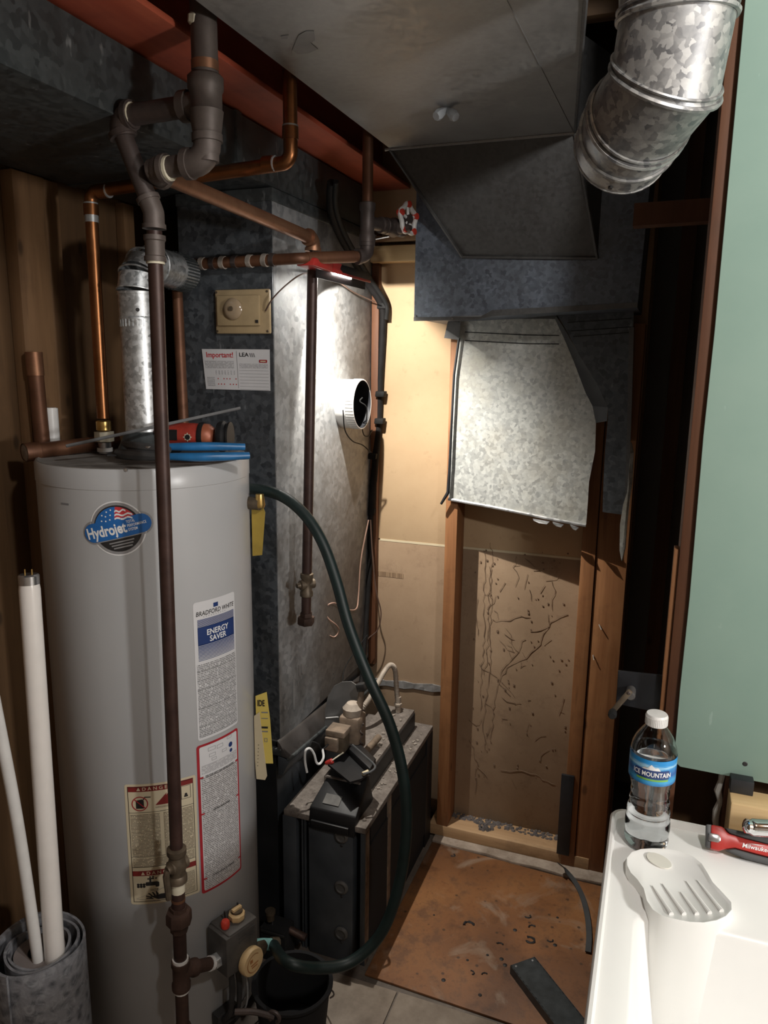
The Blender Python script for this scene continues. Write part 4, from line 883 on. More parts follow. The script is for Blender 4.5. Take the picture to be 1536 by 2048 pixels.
hA = V((-.69,1.736,2.25)); hT = V((-.69,1.736,AT(735,445,X=-.69).z)); hE = V((-.69,1.736,AT(722,508,X=-.69).z))
hJ = AT(598,517,Y=1.572); hL = AT(352,530,Y=1.574); hD = V((AT(367,835,Y=1.50).x,1.50,HT))
MB().tube([hA,hT],.0125,16).build('riser','copper_aged',hl)
vb = MB().lathe([(.0135,.045),(.019,.043),(.019,.028),(.0165,.024),(.0165,-.024),(.019,-.028),(.019,-.045),(.0135,-.047)],hT,(0,0,1),16)
vb.lathe([(.015,0),(.015,.05),(.019,.052),(.019,.068)],hT,(.25,.97,.04),14); vb.build('tee','iron',hl,ang=50)
vdir = V((.25,.97,.04)).normalized(); vc = hT+vdir*.11
vm = MB().lathe([(.013,-.045),(.020,-.04),(.020,-.028),(.016,-.024),(.024,0),(.016,.024),(.020,.028),(.020,.04)],vc,vdir,14)
vm.lathe([(.016,0),(.014,.03),(.010,.034),(.007,.05)],vc,(.95,-.2,-.1),12).build('gate_valve','iron',hl,ang=50)
# valve hand wheel, white with red paint
wc = AT(816,438,Y=vc.y+.01); wn_ = V((.96,-.25,.05)).normalized(); wu = V((0,0,1)); wu = (wu-wn_*wu.dot(wn_)).normalized(); ww = wn_.cross(wu)
MB().tube([vc+V((.03,0,0)),wc],.006,8).build('valve_stem','iron',hl)
lp = [wc+(wu*math.cos(2*math.pi*k/40)+ww*math.sin(2*math.pi*k/40))*(.033+.0035*math.cos(5*2*math.pi*k/40)) for k in range(41)]
hw = MB().tube(lp,.006,8,cap=False).build('hand_wheel','white_plastic',hl)
for k in range(5):
    a = 2*math.pi*k/5; MB().tube([wc,wc+(wu*math.cos(a)+ww*math.sin(a))*.033],.004,8).build('spoke','white_plastic',hw)
    MB().lathe([(.008,-.0075),(.008,.0075)],wc+(wu*math.cos(a)+ww*math.sin(a))*.034,wn_,10).build('red_lobe','red_paint',hw)
MB().lathe([(.010,-.009),(.010,.009)],wc,wn_,12).build('hub','iron',hw)
cu_line(hl,[hT,hE,hJ,hL,hD],.0125,'copper_aged',.022)
elbow(hE,(0,0,1),(hJ-hE).normalized(),.0165,.03,hl,'iron')
dh = (hL-hJ).normalized(); Lh = (hL-hJ).length
for t in (.20,.26,.38,.50,.60,.68,.77):
    collar(hJ+dh*(Lh*t),dh+V((.15,.1,.2))*.5,.0145,.012,hl,'debris' if t in (.26,.38,.60,.77) else 'iron',name='tape_wrap')
MB().tube([hE+(hJ-hE)*.2,hE+(hJ-hE)*.9],.0135,16).build('taped_section','copper_aged',hl)
MB().lathe([(.014,0),(.016,.004),(.016,.03),(.013,.034)],hD,(0,0,1),16).build('outlet_fitting','brass_old',hl)
# bracket under valve
MB().tube([AT(752,470,Y=2.1),AT(752,478,Y=2.1),AT(778,473,Y=2.1),AT(778,455,Y=2.1)],.0025,6).build('wire_hanger','steel',hl)
# ================================================================== WORK LIGHT on the plenum side
zL = AT(668,552,X=-0.775).z
lw = thing('work_light', (-0.775,1.73,zL), 'red and black cordless work light shining down the furnace side', 'work light')
LX0, LX1, LY0, LY1 = -0.80, -0.755, AT(612,530,X=-.775).y, AT(728,530,X=-.775).y
MB().box(LX0,LX1,LY0+.10,LY1,zL+.004,zL+.028).build('housing','black_plastic',lw,bevel=.006)
MB().hexa([(LX0,LY0,zL+.006),(LX1,LY0,zL+.006),(LX1+.002,LY0+.10,zL+.002),(LX0,LY0+.10,zL+.002),(LX0,LY0+.006,zL+.024),(LX1,LY0+.006,zL+.024),(LX1+.002,LY0+.10,zL+.029),(LX0,LY0+.10,zL+.029)]).build('red_end','red_plastic',lw,bevel=.004)
MB().prism([(LX1+.0005,LY0+.10,zL+.006),(LX1+.0005,LY0+.16,zL+.006),(LX1+.0005,LY0+.14,zL+.014),(LX1+.0005,LY0+.15,zL+.026),(LX1+.0005,LY0+.10,zL+.027)],(.0015,0,0)).build('red_flash','red_plastic',lw)
MB().box(LX1-.002,LX1+.0015,LY0+.10,LY1-.004,zL+.002,zL+.008).build('red_trim','red_plastic',lw,bevel=.001)
MB().box(LX0+.006,LX1-.006,LY0+.12,LY0+.23,zL,zL+.0035).build('led_lens','led',lw)
MB().tube([(LX0+.02,LY1,zL+.02),(LX0+.02,LY1+.015,zL+.02)],.012,12).build('end_cap','red_plastic',lw)
MB().tube([(LX0+.012,LY0+.06,zL+.024),(LX0+.012,LY0+.06,zL+.04),(LX0+.012,LY0+.05,zL+.046)],.003,6).build('hang_hook','black_plastic',lw)
lsrc = V((-0.778,LY0+.195,zL-.006))
MB().box(lsrc.x+.0125,lsrc.x+.0150,LY0+.03,LY1-.02,zL-.0165,zL+.003).build('added_side_hood','black_plastic',lw)  # side hood added to keep the work light off the return box
a_ = lamp('work_light_glow','AREA',(0,0,0),WL_W,(1.0,0.95,0.87),shape='RECTANGLE',size=0.025,size_y=0.06,spread=math.radians(170))
a_.parent = lw; a_.location = lsrc-OFF['work_light']; a_.rotation_euler = (0,math.radians(-25),0)
b_ = lamp('work_light_flood','SPOT',(0,0,0),WS_W,(1.0,0.95,0.87),spot_size=math.radians(114),spot_blend=0.12,shadow_soft_size=0.004)
b_.parent = lw; b_.location = lsrc-OFF['work_light']; b_.rotation_euler = V((0.03,0.66,-0.75)).to_track_quat('-Z','Y').to_euler()
c_ = lamp('work_light_core','SPOT',(0,0,0),WC_W,(1.0,0.95,0.87),spot_size=math.radians(92),spot_blend=0.9,shadow_soft_size=0.004)
c_.parent = lw; c_.location = lsrc-OFF['work_light']; c_.rotation_euler = V((0.20,0.30,-0.93)).to_track_quat('-Z','Y').to_euler()
# ================================================================== THINGS ON THE HEATER
ht = HT
# lying copper pipe, seen end-on at left
ca_, cb_ = AT(50,905,Y=1.13), V((-1.17,1.40,ht+.018))
ca_ = V((-1.255,1.17,ht+.016)); ca_ = AT(50,905,Y=1.20)
cp_ = thing('copper_offcut', sub(ca_,cb_,.5), 'short old copper pipe lying on heater top, end poking out left', 'pipe')
dcp = (cb_-ca_).normalized()
MB().lathe([(.0165,0),(.0165,(cb_-ca_).length)],ca_,dcp,20,caps=False).build('pipe','copper_aged',cp_)
MB().lathe([(.019,0),(.0195,.002),(.0195,.03),(.0165,.032)],ca_-dcp*.002,dcp,20,caps=False).build('end_cap','copper_aged',cp_)
MB().lathe([(.0185,0),(.012,-.002),(.0,-.002)],ca_,dcp,20,caps=False).build('end_face','dust_brown',cp_)
# standing copper piece and white pvc stub between heater and wall
q = AT(67,704,X=-1.288); q2 = AT(86,900,X=-1.284); q2 = q2+(q2-q)*.1
cs = thing('copper_pipe_stub', q2, 'thick tarnished copper pipe leaning on the left studs behind heater', 'pipe')
MB().tube([q,q2],.0165,16).build('pipe','copper_aged',cs); MB().lathe([(.018,0),(.018,.05)],q,(q2-q),16).build('socket','copper_dull',cs)
MB().tube([q2,(q2.x-.001,q2.y-.01,0.0)],.0162,12).build('lower_pipe','copper_aged',cs)
q = AT(98,816,X=-1.289); pv = MB(); pv.lathe([(.0155,0),(.0155,q.z)],(q.x+.004,q.y,0),(0,0,1),20); pv.lathe([(.0125,0),(.0125,.001)],(q.x+.004,q.y,q.z),(0,0,1),20)
tag(pv.build('plastic_pipe','white_plastic'),'white plastic pipe standing behind the heater top left','pipe')
a = AT(66,996,Y=1.30); b = AT(80,996,Y=1.30)
tag(MB().box(a.x-.004,b.x+.004,1.30,1.325,0.0,a.z).build('plastic_trim','grey_plastic',None,bevel=.001),'pale grey plastic strip standing left of the heater','strip')
# hacksaw blade / flat steel bar
p0, p1 = AT(132,893,Y=1.17), AT(480,817,Y=1.43); p0.z = max(p0.z, ht+.006)
hb = thing('steel_rod', p0, 'long thin grey steel strip lying slanted across the heater top', 'steel strip')
d = (p1-p0).normalized(); n_ = d.cross(V((0,0,1))).normalized(); u_ = n_.cross(d)
MB().obox(sub(p0,p1,.5),d,n_,u_,(p1-p0).length/2,.0055,.002).build('strip','tool_steel',hb,bevel=.0006)
MB().obox(sub(p0,p1,.5)+n_*.0045+u_*.0026,d,n_,u_,(p1-p0).length/2,.0012,.0018).build('rib','tool_steel',hb)
# red drill driver lying on its side
tb0, tb1 = AT(322,876,Y=1.335), AT(452,862,Y=1.375)
rd = thing('red_power_tool', (tb0.x,tb0.y,ht), 'red and black power tool lying on the water heater top', 'power tool')
ax_ = (tb1-tb0).normalized(); Lt = (tb1-tb0).length; zc_ = ht+.045
o_ = V((tb0.x,tb0.y,zc_)); ax_ = V((ax_.x,ax_.y,0)).normalized()
MB().lathe([(.020,0),(.026,.006),(.0275,.03),(.0275,Lt*.52),(.026,Lt*.60)],o_,ax_,20).build('body','tool_red',rd)
MB().lathe([(.0285,0),(.0295,.004),(.0285,.010)],o_+ax_*(Lt*.60),ax_,20).build('rubber_ring','black_rubber',rd)
MB().lathe([(.027,0),(.026,.012),(.018,.022),(.014,.026)],o_+ax_*(Lt*.66),ax_,20).build('gear_nose','tool_rust',rd)
MB().lathe([(.014,0),(.014,.016)],o_+ax_*(Lt*.80),ax_,16).build('collar','brass_old',rd)
MB().lathe([(.030,0),(.033,.004),(.033,.012),(.028,.016),(.028,.02),(.031,.022),(.031,.026)],o_+ax_*(Lt*.88),ax_,24).build('guard','black_plastic',rd)
fb = ax_.cross(V((0,0,1))).normalized(); fb = fb if fb.y < 0 else -fb
MB().obox(o_+ax_*(Lt*.20)+fb*.0268+V((0,0,.004)),ax_,V((0,0,1)),fb,.016,.011,.0012).build('vent_panel','black_plastic',rd)
df_ = plane_fn(o_+ax_*(Lt*.47)+fb*.0282,ax_,V((0,0,1)))
MB().lathe([(.0055,0),(.0055,.002)],o_+ax_*(Lt*.47)+fb*.027,fb,12).build('lock_button','black_plastic',rd)
decal([[(0,.010),(.002,.006),(.006,.006),(.006,.002),(.010,0),(.006,-.002),(.006,-.006),(.002,-.006),(0,-.010),(-.002,-.006),(-.006,-.006),(-.006,-.002),(-.010,0),(-.006,.002),(-.006,.006),(-.002,.006)]],df_,'button_mark','sealant',rd)
MB().tube([o_+ax_*.02+V((0,.02,-.02)),o_+ax_*.03+V((-.05,.05,-.03)),o_+ax_*.03+V((-.08,.07,-.03))],[.02,.017,.015],12).build('handle','black_plastic',rd)
# blue handled pliers
pr_ = thing('pliers', V((-.87,1.2,ht)), 'blue handled slip joint pliers lying on the heater front edge', 'pliers')
zz = ht+.018
P_ = lambda px,Y_,dz=0: V((AT(px,895,Y=Y_+.04).x,Y_+.04,zz+dz))
h1 = [P_(335,1.20,.016),P_(380,1.215,.017),P_(430,1.24,.017),P_(490,1.275,.015)]
h2 = [P_(335,1.18),P_(390,1.195),P_(440,1.222),P_(498,1.262)]
MB().tube(spline(h1,5),[.007+.002*math.sin(i/15*3.1) for i in range(16)],10).build('blue_grip','blue_handle',pr_)
MB().tube(spline(h2,5),[.007+.002*math.sin(i/15*3.1) for i in range(16)],10).build('blue_grip','blue_handle',pr_)
j0 = P_(300,1.185)
MB().tube([P_(340,1.19,.012),P_(300,1.185,.012),P_(262,1.19,.014),P_(246,1.2,.018)],[.006,.011,.010,.005],8).build('jaw','tool_steel',pr_)
MB().tube([P_(340,1.18),P_(300,1.172),P_(262,1.172),P_(232,1.18,.002)],[.006,.010,.011,.006],8).build('jaw','tool_steel',pr_)
MB().lathe([(.010,0),(.010,.012)],j0+V((0,0,.006)),(0,0,1),12).build('pivot_bolt','steel',pr_)
MB().tube(spline([P_(240,1.18,-.004),P_(218,1.17,-.004),P_(212,1.165,-.004)],4),.002,6).build('wire_clip','ink_black',pr_)
# yellow energy tag hanging off the right side of the heater
tg = thing('energy_tag', on(1.62,.76,HR+.004), 'yellow energy guide tag hanging off the heater right side', 'tag')
ty_ = 1.42
def tgf(px,py,k=0.0): return AT(px,py,Y=ty_-k)
yl = [(511,1392),(533,1384),(540,1440),(546,1527),(532,1527),(522,1500),(512,1440)]
MB().prism([tgf(*p) for p in yl],(0,.0008,0)).build('yellow_card','paper_yellow',tg)
tp = [(508,1432),(519,1424),(524,1468),(534,1552),(530,1560),(513,1558),(510,1520)]
MB().prism([tgf(*p,.002) for p in tp],(0,.0008,0)).build('cream_strip','paper_tag',tg)
o2 = tgf(510,1410,.001); fnt = plane_fn(o2,(1,0,0.18),(0,0,1)); 
lettering('IDE',plane_fn(tgf(522,1407,.001),(1,0,.16),(0,0,1)),.021,(0,0),'ink_black',tg,bold=.03,sx=.62)
for y0,h0 in ((1425,3),(1437,2),(1455,5),(1463,3)): decal([rect(-.008,-.001*h0/2,.009,.001*h0/2)],plane_fn(tgf(529,y0,.001),(1,0,.16),(0,0,1)),'tag_print','ink_black' if h0>4 else 'ink_grey',tg)
decal(frame_poly(-.003,-.005,.005,.005,.0012),plane_fn(tgf(531,1480,.001),(1,0,.16),(0,0,1)),'tag_print','ink_grey',tg)
decal([circ(0,-.009*i,.0011,8) for i in range(7)],plane_fn(tgf(517,1490,.003),(1,0,.1),(.06,0,1)),'punched_hole','ink_black',tg)
# relief valve at upper right of the heater with yellow tag
rv = thing('relief_valve', AT(510,1010,Y=1.42), 'brass relief valve with yellow tag behind the heater right edge', 'valve')
MB().tube([AT(490,1005,Y=1.42),AT(520,1008,Y=1.42)],.014,12).build('valve_body','brass_old',rv)
MB().lathe([(.010,0),(.012,.006),(.009,.03)],AT(520,1015,Y=1.42),(0,0,1),10).build('valve_bonnet','brass',rv)
MB().prism([AT(x,y,Y=1.43) for x,y in ((503,1015),(524,1008),(530,1025),(524,1110),(505,1112))],(0,.001,0)).build('yellow_tag','yellow_valve',rv)
# ================================================================== HOSE
hp = [(G(.098,-.068,.055)),AT(575,1925,Y=1.22),AT(640,1936,Y=1.26),AT(705,1922,Y=1.31),AT(765,1862,Y=1.35),AT(800,1760,Y=1.37),AT(813,1650,Y=1.38),AT(806,1550,Y=1.39),AT(780,1450,Y=1.40),AT(735,1350,Y=1.41),AT(697,1250,Y=1.42),AT(672,1160,Y=1.43),AT(645,1085,Y=1.44),AT(610,1030,Y=1.45),AT(565,993,Y=1.455),AT(515,979,Y=1.46),AT(470,978,Y=1.50)]
tag(MB().tube(spline(hp,8),.0125,14).build('garden_hose','hose_green'),'dark green hose looping from heater drain up behind the tank','hose')
# ================================================================== BLACK BUCKET by the drain
bc = AT(592,1985,Z=0.0); bc = V((-0.70,1.33,0))
bk_ = thing('black_bucket', bc, 'black bucket on the floor under the drain hose', 'bucket')
MB().lathe([(.075,0.002),(.088,.135),(.094,.135),(.094,.142),(.085,.142),(.073,.008),(0,.008)],bc,(0,0,1),36,caps=False).build('shell','matte_black',bk_)
MB().tube([bc+V((.096*math.cos(a),.096*math.sin(a)-.0,.13-.07*math.sin(a*1))) for a in [math.pi*i/16 for i in range(17)]],.002,6).build('bail_handle','iron',bk_)
# small fittings and a wrench lying between heater and bucket
wr_ = thing('open_wrench', AT(540,2030,Z=.03), 'rusty wrench lying beside the heater base', 'wrench')
w0, w1 = AT(470,2024,Y=1.10), AT(548,2034,Y=1.13)
MB().tube(spline([w0,sub(w0,w1,.5)+V((0,0,.006)),w1],5),[.006]*11,8).build('shank','iron',wr_)
MB().tube([w1+V((.012*math.cos(a),0,.012*math.sin(a))) for a in [math.radians(x) for x in range(-60,250,20)]],.004,8).build('jaw','iron',wr_)
yq = 1.50; x0_, x1_ = AT(520,1880,Y=yq).x, AT(570,1880,Y=yq).x; zt_ = AT(540,1860,Y=yq).z
sn = thing('black_pump', ((x0_+x1_)/2,yq+.03,0), 'small black box with brown plug behind the heater drain valve', 'pump')
MB().box(x0_,x1_,yq,yq+.055,0.0,zt_).build('body','matte_black',sn,bevel=.004)
MB().box(x0_+.004,x1_-.002,yq-.003,yq,zt_-.012,zt_-.004).build('front_band','control_dark',sn,bevel=.001)
pf = V((AT(541,1850,Y=yq+.02).x,yq+.02,zt_))
for dx in (-.006,.006): MB().tube([pf+V((dx,0,-.002)),pf+V((dx,0,.016))],.002,6).build('prong','steel',sn)
MB().lathe([(.011,.013),(.012,.03),(.014,.032),(.014,.04)],pf,(0,0,1),10).build('plug','brass_old',sn)
MB().tube([V((x1_-.002,yq+.03,zt_-.01)),V((x1_+.045,yq+.03,zt_-.02))],.010,12).build('outlet_pipe','iron_rust',sn)
# ================================================================== CABLES ON THE PLENUM
cb = thing('cable_bundle', (-.83,2.1,.7), 'bundle of black cables strapped down beside the furnace side', 'cable')
path = [(663,365,1.80),(662,410,1.86),(676,460,1.95),(705,515,2.06),(735,565,2.17),(763,610,2.225),(765,660,2.234),(760,760,2.236),(757,850,2.236),(750,930,2.23),(742,1030,2.22)]
pts = [AT(x,y,Y=Y_) for x,y,Y_ in path]
MB().tube(spline(pts,6),.0115,12).build('main_cable','cable_black',cb)
pts2 = [AT(x+9,y-2,Y=Y_-.01) for x,y,Y_ in path[:6]]+[AT(772,640,Y=2.21)]
MB().tube(spline(pts2,6),.007,10).build('second_cable','black_rubber',cb)
for (x,y) in ((766,612),(762,788),(760,842),(746,912),(743,1020)):
    c = AT(x,y,Y=2.225); MB().obox(c,(1,0,0),(0,1,0),(.1,0,1),.015,.014,.009).build('tie','black_rubber',cb,bevel=.003)
pts = [AT(x,y,Y=Y_) for x,y,Y_ in ((742,1030,2.22),(740,1120,2.21),(734,1220,2.19),(728,1300,2.15),(722,1370,2.1),(715,1400,2.0))]
MB().tube(spline(pts,5),.008,10).build('lower_cable','cable_black',cb)
def wire(name, pts, r, mat, label, cat='wire'):
    return tag(MB().tube(spline(pts,8),r,6).build(name,mat),label,cat)
wire('thermostat_wire',[AT(531,622,Y=1.583),AT(545,598,Y=1.575),AT(570,572,Y=1.58),AT(600,550,Y=1.62),AT(622,546,Y=1.72),AT(650,552,Y=1.8),AT(680,566,Y=1.9),AT(705,583,Y=2.0),AT(728,594,Y=2.08),AT(750,604,Y=2.13)],.0018,'wire_brown','thin brown wire arching from the cream control box to the cables')
wire('collar_wire',[AT(725,795,X=-.81),AT(720,803,X=-.815),AT(733,815,X=-.80),AT(732,845,X=-.81),AT(725,855,X=-.82),AT(728,870,X=-.83),AT(737,872,X=-.83),AT(744,860,Y=2.15)],.0018,'black_rubber','short black wire dangling from the white vent collar')
wire('collar_wire',[AT(686,820,X=-.815),AT(690,860,X=-.83),AT(705,882,X=-.84),AT(725,890,X=-.84),AT(742,905,Y=2.15)],.0018,'black_rubber','black wire looping from under the vent collar to the cables')
wire('loop_wire',[AT(737,1040,Y=2.14),AT(722,1120,Y=2.13),AT(717,1190,Y=2.12),AT(712,1218,Y=2.08),AT(690,1218,Y=2.0),AT(668,1206,Y=1.92),AT(652,1215,Y=1.9),AT(655,1235,Y=1.9),AT(672,1250,Y=1.92),AT(678,1262,Y=1.94),AT(668,1274,Y=1.93),AT(650,1268,Y=1.9),AT(628,1272,Y=1.86)],.0022,'wire_copper_pink','pinkish wire looped on the lower furnace side')
wire('loop_wire',[AT(741,1040,Y=2.16),AT(745,1110,Y=2.17),AT(752,1180,Y=2.18),AT(762,1225,Y=2.19),AT(755,1260,Y=2.19),AT(735,1280,Y=2.18),AT(733,1310,Y=2.16)],.0022,'wire_brown','brown wire bowing out over the brown wall board')
wire('loop_wire',[AT(735,1270,Y=2.12),AT(712,1300,Y=2.08),AT(688,1340,Y=2.0),AT(686,1380,Y=1.96),AT(680,1392,Y=1.95),AT(676,1420,Y=1.94)],.0018,'black_rubber','thin black wire running down to the burner valve')
# ================================================================== BURNER CONTROLS on top of the burner box
gv = thing('gas_valve', AT(700,1490,Z=.41), 'dusty brown gas valve with coil on the burner box', 'gas valve')
def bz(px,py,z): return AT(px,py,Z=z)
c = AT(705,1462,Y=1.77)
MB().obox(c,(1,.0,0),(0,1,0),(0,0,1),.030,.030,.052).build('valve_body','dust_brown',gv,bevel=.008)
MB().lathe([(.026,0),(.028,.02),(.016,.034),(.006,.036)],c+V((0,0,.05)),(0,0,1),12).build('valve_cap','conduit_dust',gv)
MB().tube([c+V((.018,0,.05)),c+V((.022,.01,.12))],[.010,.008],10).build('stem','dust_brown',gv)
MB().obox(c+V((.022,.01,.13)),(1,0,.3),(0,1,0),(-.3,0,1),.012,.01,.01).build('stem_cap','control_dark',gv,bevel=.002)
tf = AT(677,1478,Y=1.71)
t1 = MB().obox(tf,(1,0,0),(0,1,0),(0,0,1),.024,.022,.030).build('transformer','brass_old',gv,bevel=.003)
MB().obox(tf+V((0,-.001,.026)),(1,0,0),(0,1,0),(0,0,1),.027,.025,.008).build('top_plate','dust_brown',t1,bevel=.002)
MB().obox(tf+V((-.008,-.026,-.002)),(1,0,0),(0,1,0),(0,0,1),.018,.008,.018).build('coil_frame','dust_brown',t1,bevel=.002)
cpn = [c+V((.034+.007*math.sin(t),-.02+.0*t,.035-.0085*t/1.0+.008*math.cos(t))) for t in [i*.5 for i in range(26)]]
cpn = [c+V((.033+.004*math.cos(i*.55),-.014+.008*math.sin(i*.55),.036-.0026*i)) for i in range(30)]
MB().tube(cpn,.0022,6).build('capillary_coil','iron_grey',gv)
MB().tube([c+V((.02,-.01,-.05)),c+V((.035,-.02,-.06)),c+V((.04,.1,-.06))],.01,10).build('manifold','dust_brown',gv)
MB().tube([c+V((.0,0,-.04)),V((c.x,c.y,.402))],.014,10).build('support','dust_brown',gv)
pl2 = thing('oval_plate', AT(690,1430,Y=1.82), 'grey round-topped metal plate standing behind the gas valve', 'plate')
ov = [(652,1482),(649,1455),(650,1420),(656,1392),(668,1372),(684,1364),(702,1363),(715,1372),(720,1390),(720,1460),(715,1484)]
MB().prism([AT(x,y,Y=1.82) for x,y in ov],(0,.003,0)).build('plate','oval_plate',pl2)
b1_, b2_ = AT(652,1482,Y=1.822), AT(715,1484,Y=1.822)
MB().box(b1_.x,b2_.x,1.821,1.826,.402,b1_.z).build('lower_leg','furnace_grey',pl2)
MB().tube(spline([AT(652,1436,Y=1.812),AT(664,1435,Y=1.81),AT(676,1434,Y=1.8)],4),.002,6).build('white_wire','wire_white',pl2)
bx_ = thing('armored_cable', AT(790,1415,Z=.465), 'dusty armored conduit arching above the burner tray', 'conduit')
cpts = spline([AT(724,1418,Y=1.93),AT(740,1395,Y=1.95),AT(758,1362,Y=1.99),AT(772,1338,Y=2.03),AT(782,1330,Y=2.055),AT(790,1340,Y=2.07),AT(793,1375,Y=2.08),AT(796,1412,Y=2.085)],12)
MB().tube(cpts,[.0072+.0012*(i%2) for i in range(len(cpts))],10).build('conduit','conduit_dust',bx_)
e_ = cpts[-1]; MB().lathe([(.010,-.02),(.010,0),(.013,.002),(.013,.008)],e_+V((0,0,.012)),(0,0,-1),8).build('connector','conduit_dust',bx_)
MB().tube([e_,V((e_.x,e_.y,.466))],.009,10).build('stub','conduit_dust',bx_)
jb = thing('black_junction_box', AT(685,1610,Z=.41), 'black plastic control box on the burner box front', 'control box')
a = AT(630,1640,Z=.403)
jx0, jx1 = -.774, -.644
MB().hexa([(jx0,1.566,.37),(jx1,1.566,.37),(jx1,1.70,.403),(jx0,1.70,.403),(jx0,1.575,.425),(jx1,1.575,.425),(jx1-.01,1.69,.475),(jx0+.012,1.69,.475)]).build('housing','black_plastic',jb,bevel=.004)
MB().box(jx0+.01,jx1-.015,1.560,1.567,.376,.398).build('front_lip','black_plastic',jb,bevel=.002)
decal([rect(0,0,.045,.03)],plane_fn((jx0+.03,1.59,.4335),(1,0,0),(0,.92,.40),.0005),'data_plate','furnace_knob',jb)
lid = thing('open_relay', AT(705,1540,Z=.48), 'black open relay cover tilted on top of the control box', 'relay')
def zl(px,py,z=.50): return AT(px,py,Z=z)
MB().prism([zl(656,1532),zl(690,1503),zl(748,1540),zl(722,1562),zl(700,1568)],(0,0,.006)).build('tray','black_plastic',lid)
MB().prism([zl(690,1503,.506),zl(712,1492,.506),zl(752,1530,.506),zl(740,1552,.506)],(0,0,.02)).build('block','black_plastic',lid,bevel=.003)
MB().tube(spline([zl(705,1490,.526),zl(730,1512,.526),zl(750,1532,.526),zl(742,1543,.52),zl(726,1548,.516)],5),.003,8).build('rim','dark_grey_rubber',lid)
MB().tube([zl(725,1548,.512),zl(740,1541,.514)],.005,8).build('pale_lead','paper_tag',lid)
wn2 = AT(657,1525,Y=1.66)
rn = thing('wire_nut', wn2, 'small red wire connector on the end of a white wire', 'wire nut')
MB().lathe([(.0045,0),(.0065,.006),(.0075,.02),(.006,.022)],wn2+V((-.008,0,-.004)),(.85,.1,.45),10).build('cap','red_plastic',rn)
MB().tube([wn2+V((.008,0,.006)),wn2+V((.03,.03,.02))],.002,6).build('lead','sealant',rn)
wire('white_wire',[AT(645,1498,Y=1.66),AT(647,1515,Y=1.65),AT(640,1527,Y=1.64),AT(633,1525,Y=1.63),AT(628,1508,Y=1.62),AT(620,1497,Y=1.61),AT(611,1502,Y=1.6),AT(610,1522,Y=1.6),AT(614,1545,Y=1.6)],.0032,'wire_white','white S-shaped wire hanging beside the gas valve')
wire('black_lead',[AT(620,1492,Y=1.63),AT(624,1484,Y=1.64),AT(636,1488,Y=1.65),AT(645,1498,Y=1.66),AT(665,1480,Y=1.69)],.0022,'black_rubber','short black lead beside the white S-shaped wire')
mb = MB()
for i in range(120):
    t = rnd.random(); x = -.73+.1*rnd.random(); y = 1.72+.38*rnd.random()
    zz_ = .466 if x < a.x+.11 and y > 1.66 and x > -.80 and x < AT(826,1424,Z=.465).x-.004 else .4025
    s_ = .0015+.004*rnd.random()**2; mb.obox((x,y,zz_+s_*.3),(math.cos(i),math.sin(i),0),(-math.sin(i),math.cos(i),0),(0,0,1),s_,s_*.6,s_*.4)
tag(mb.build('plaster_crumbs','debris'),'pale plaster crumbs scattered on the burner box top','debris',kind='stuff')
# ================================================================== ROLL OF FLOORING + TUBES
rc_ = V((-1.085,.985,0)); rh = .405
ro = thing('vinyl_roll', rc_, 'rolled grey mottled vinyl flooring standing left of the heater', 'flooring roll')
N_ = 150; turns = 3.2; P_in, P_out = [], []
for i in range(N_+1):
    t = i/N_; a = t*turns*2*math.pi+3.6; r = .048+.044*t**1.0; r += .004*math.sin(a*.5)
    P_in.append(V((rc_.x+r*math.cos(a),rc_.y+r*math.sin(a),0))); r2 = r+.005; P_out.append(V((rc_.x+r2*math.cos(a),rc_.y+r2*math.sin(a),0)))
zt_ = [rh-.012*(1-i/N_)+.004*math.sin(i*.3) for i in range(N_+1)]
vs = []; fs = []
for i in range(N_+1): vs += [P_in[i],P_in[i]+V((0,0,zt_[i])),P_out[i]+V((0,0,zt_[i])),P_out[i]]
for i in range(N_): fs += [tuple(4*i+j for j in (0,1)) + (4*i+5,4*i+4),(4*i+1,4*i+2,4*i+6,4*i+5),(4*i+2,4*i+3,4*i+7,4*i+6)]
fs += [(0,1,2,3),(4*N_,4*N_+1,4*N_+2,4*N_+3)]
MB().add(vs,fs).build('rolled_sheet','roll_pattern',ro,ang=60)
MB().lathe([(.022,0),(.048,0),(.048,rh-.02),(.022,rh-.02)],rc_,(0,0,1),32,caps=False).build('inner_layers','roll_core',ro)
ft = thing('fluorescent_tube', rc_, 'thick white fluorescent tube standing in the vinyl roll', 'fluorescent tube')
t_top = AT(57,1147,Y=1.03); t_bot = AT(107,1872,Y=.985); t_bot2 = t_bot+(t_bot-t_top).normalized()*.10; t_bot = t_bot2
dt = (t_top-t_bot).normalized(); Lf = (t_top-t_bot).length
MB().lathe([(.0175,.02),(.019,.03),(.019,Lf-.03),(.0175,Lf-.018)],t_bot,dt,24).build('glass_tube','tube_glass',ft)
for z_,s_ in ((Lf-.02,1),(.0,1)): MB().lathe([(.0185,0),(.0185,.016),(.016,.019)],t_bot+dt*z_,dt,24).build('end_cap','steel',ft)
u = dt.orthogonal().normalized(); u = _rt-dt*_rt.dot(dt); u.normalize()
for s_ in (-1,1): MB().tube([t_top-dt*.002+u*s_*.0065,t_top+dt*.008+u*s_*.0065],.0013,6).build('pin','brass',ft)
bt1, bt0 = AT(-20,1360,Y=.93), AT(72,1890,Y=.965); mid = AT(34,1640,Y=.955)
pts = spline([bt0+(bt0-mid)*.2,bt0,mid,bt1],8)
tag(MB().tube(pts,[.011]*len(pts),16).build('white_conduit','white_plastic'),'thin bent white plastic tube in the vinyl roll at left edge','tube')
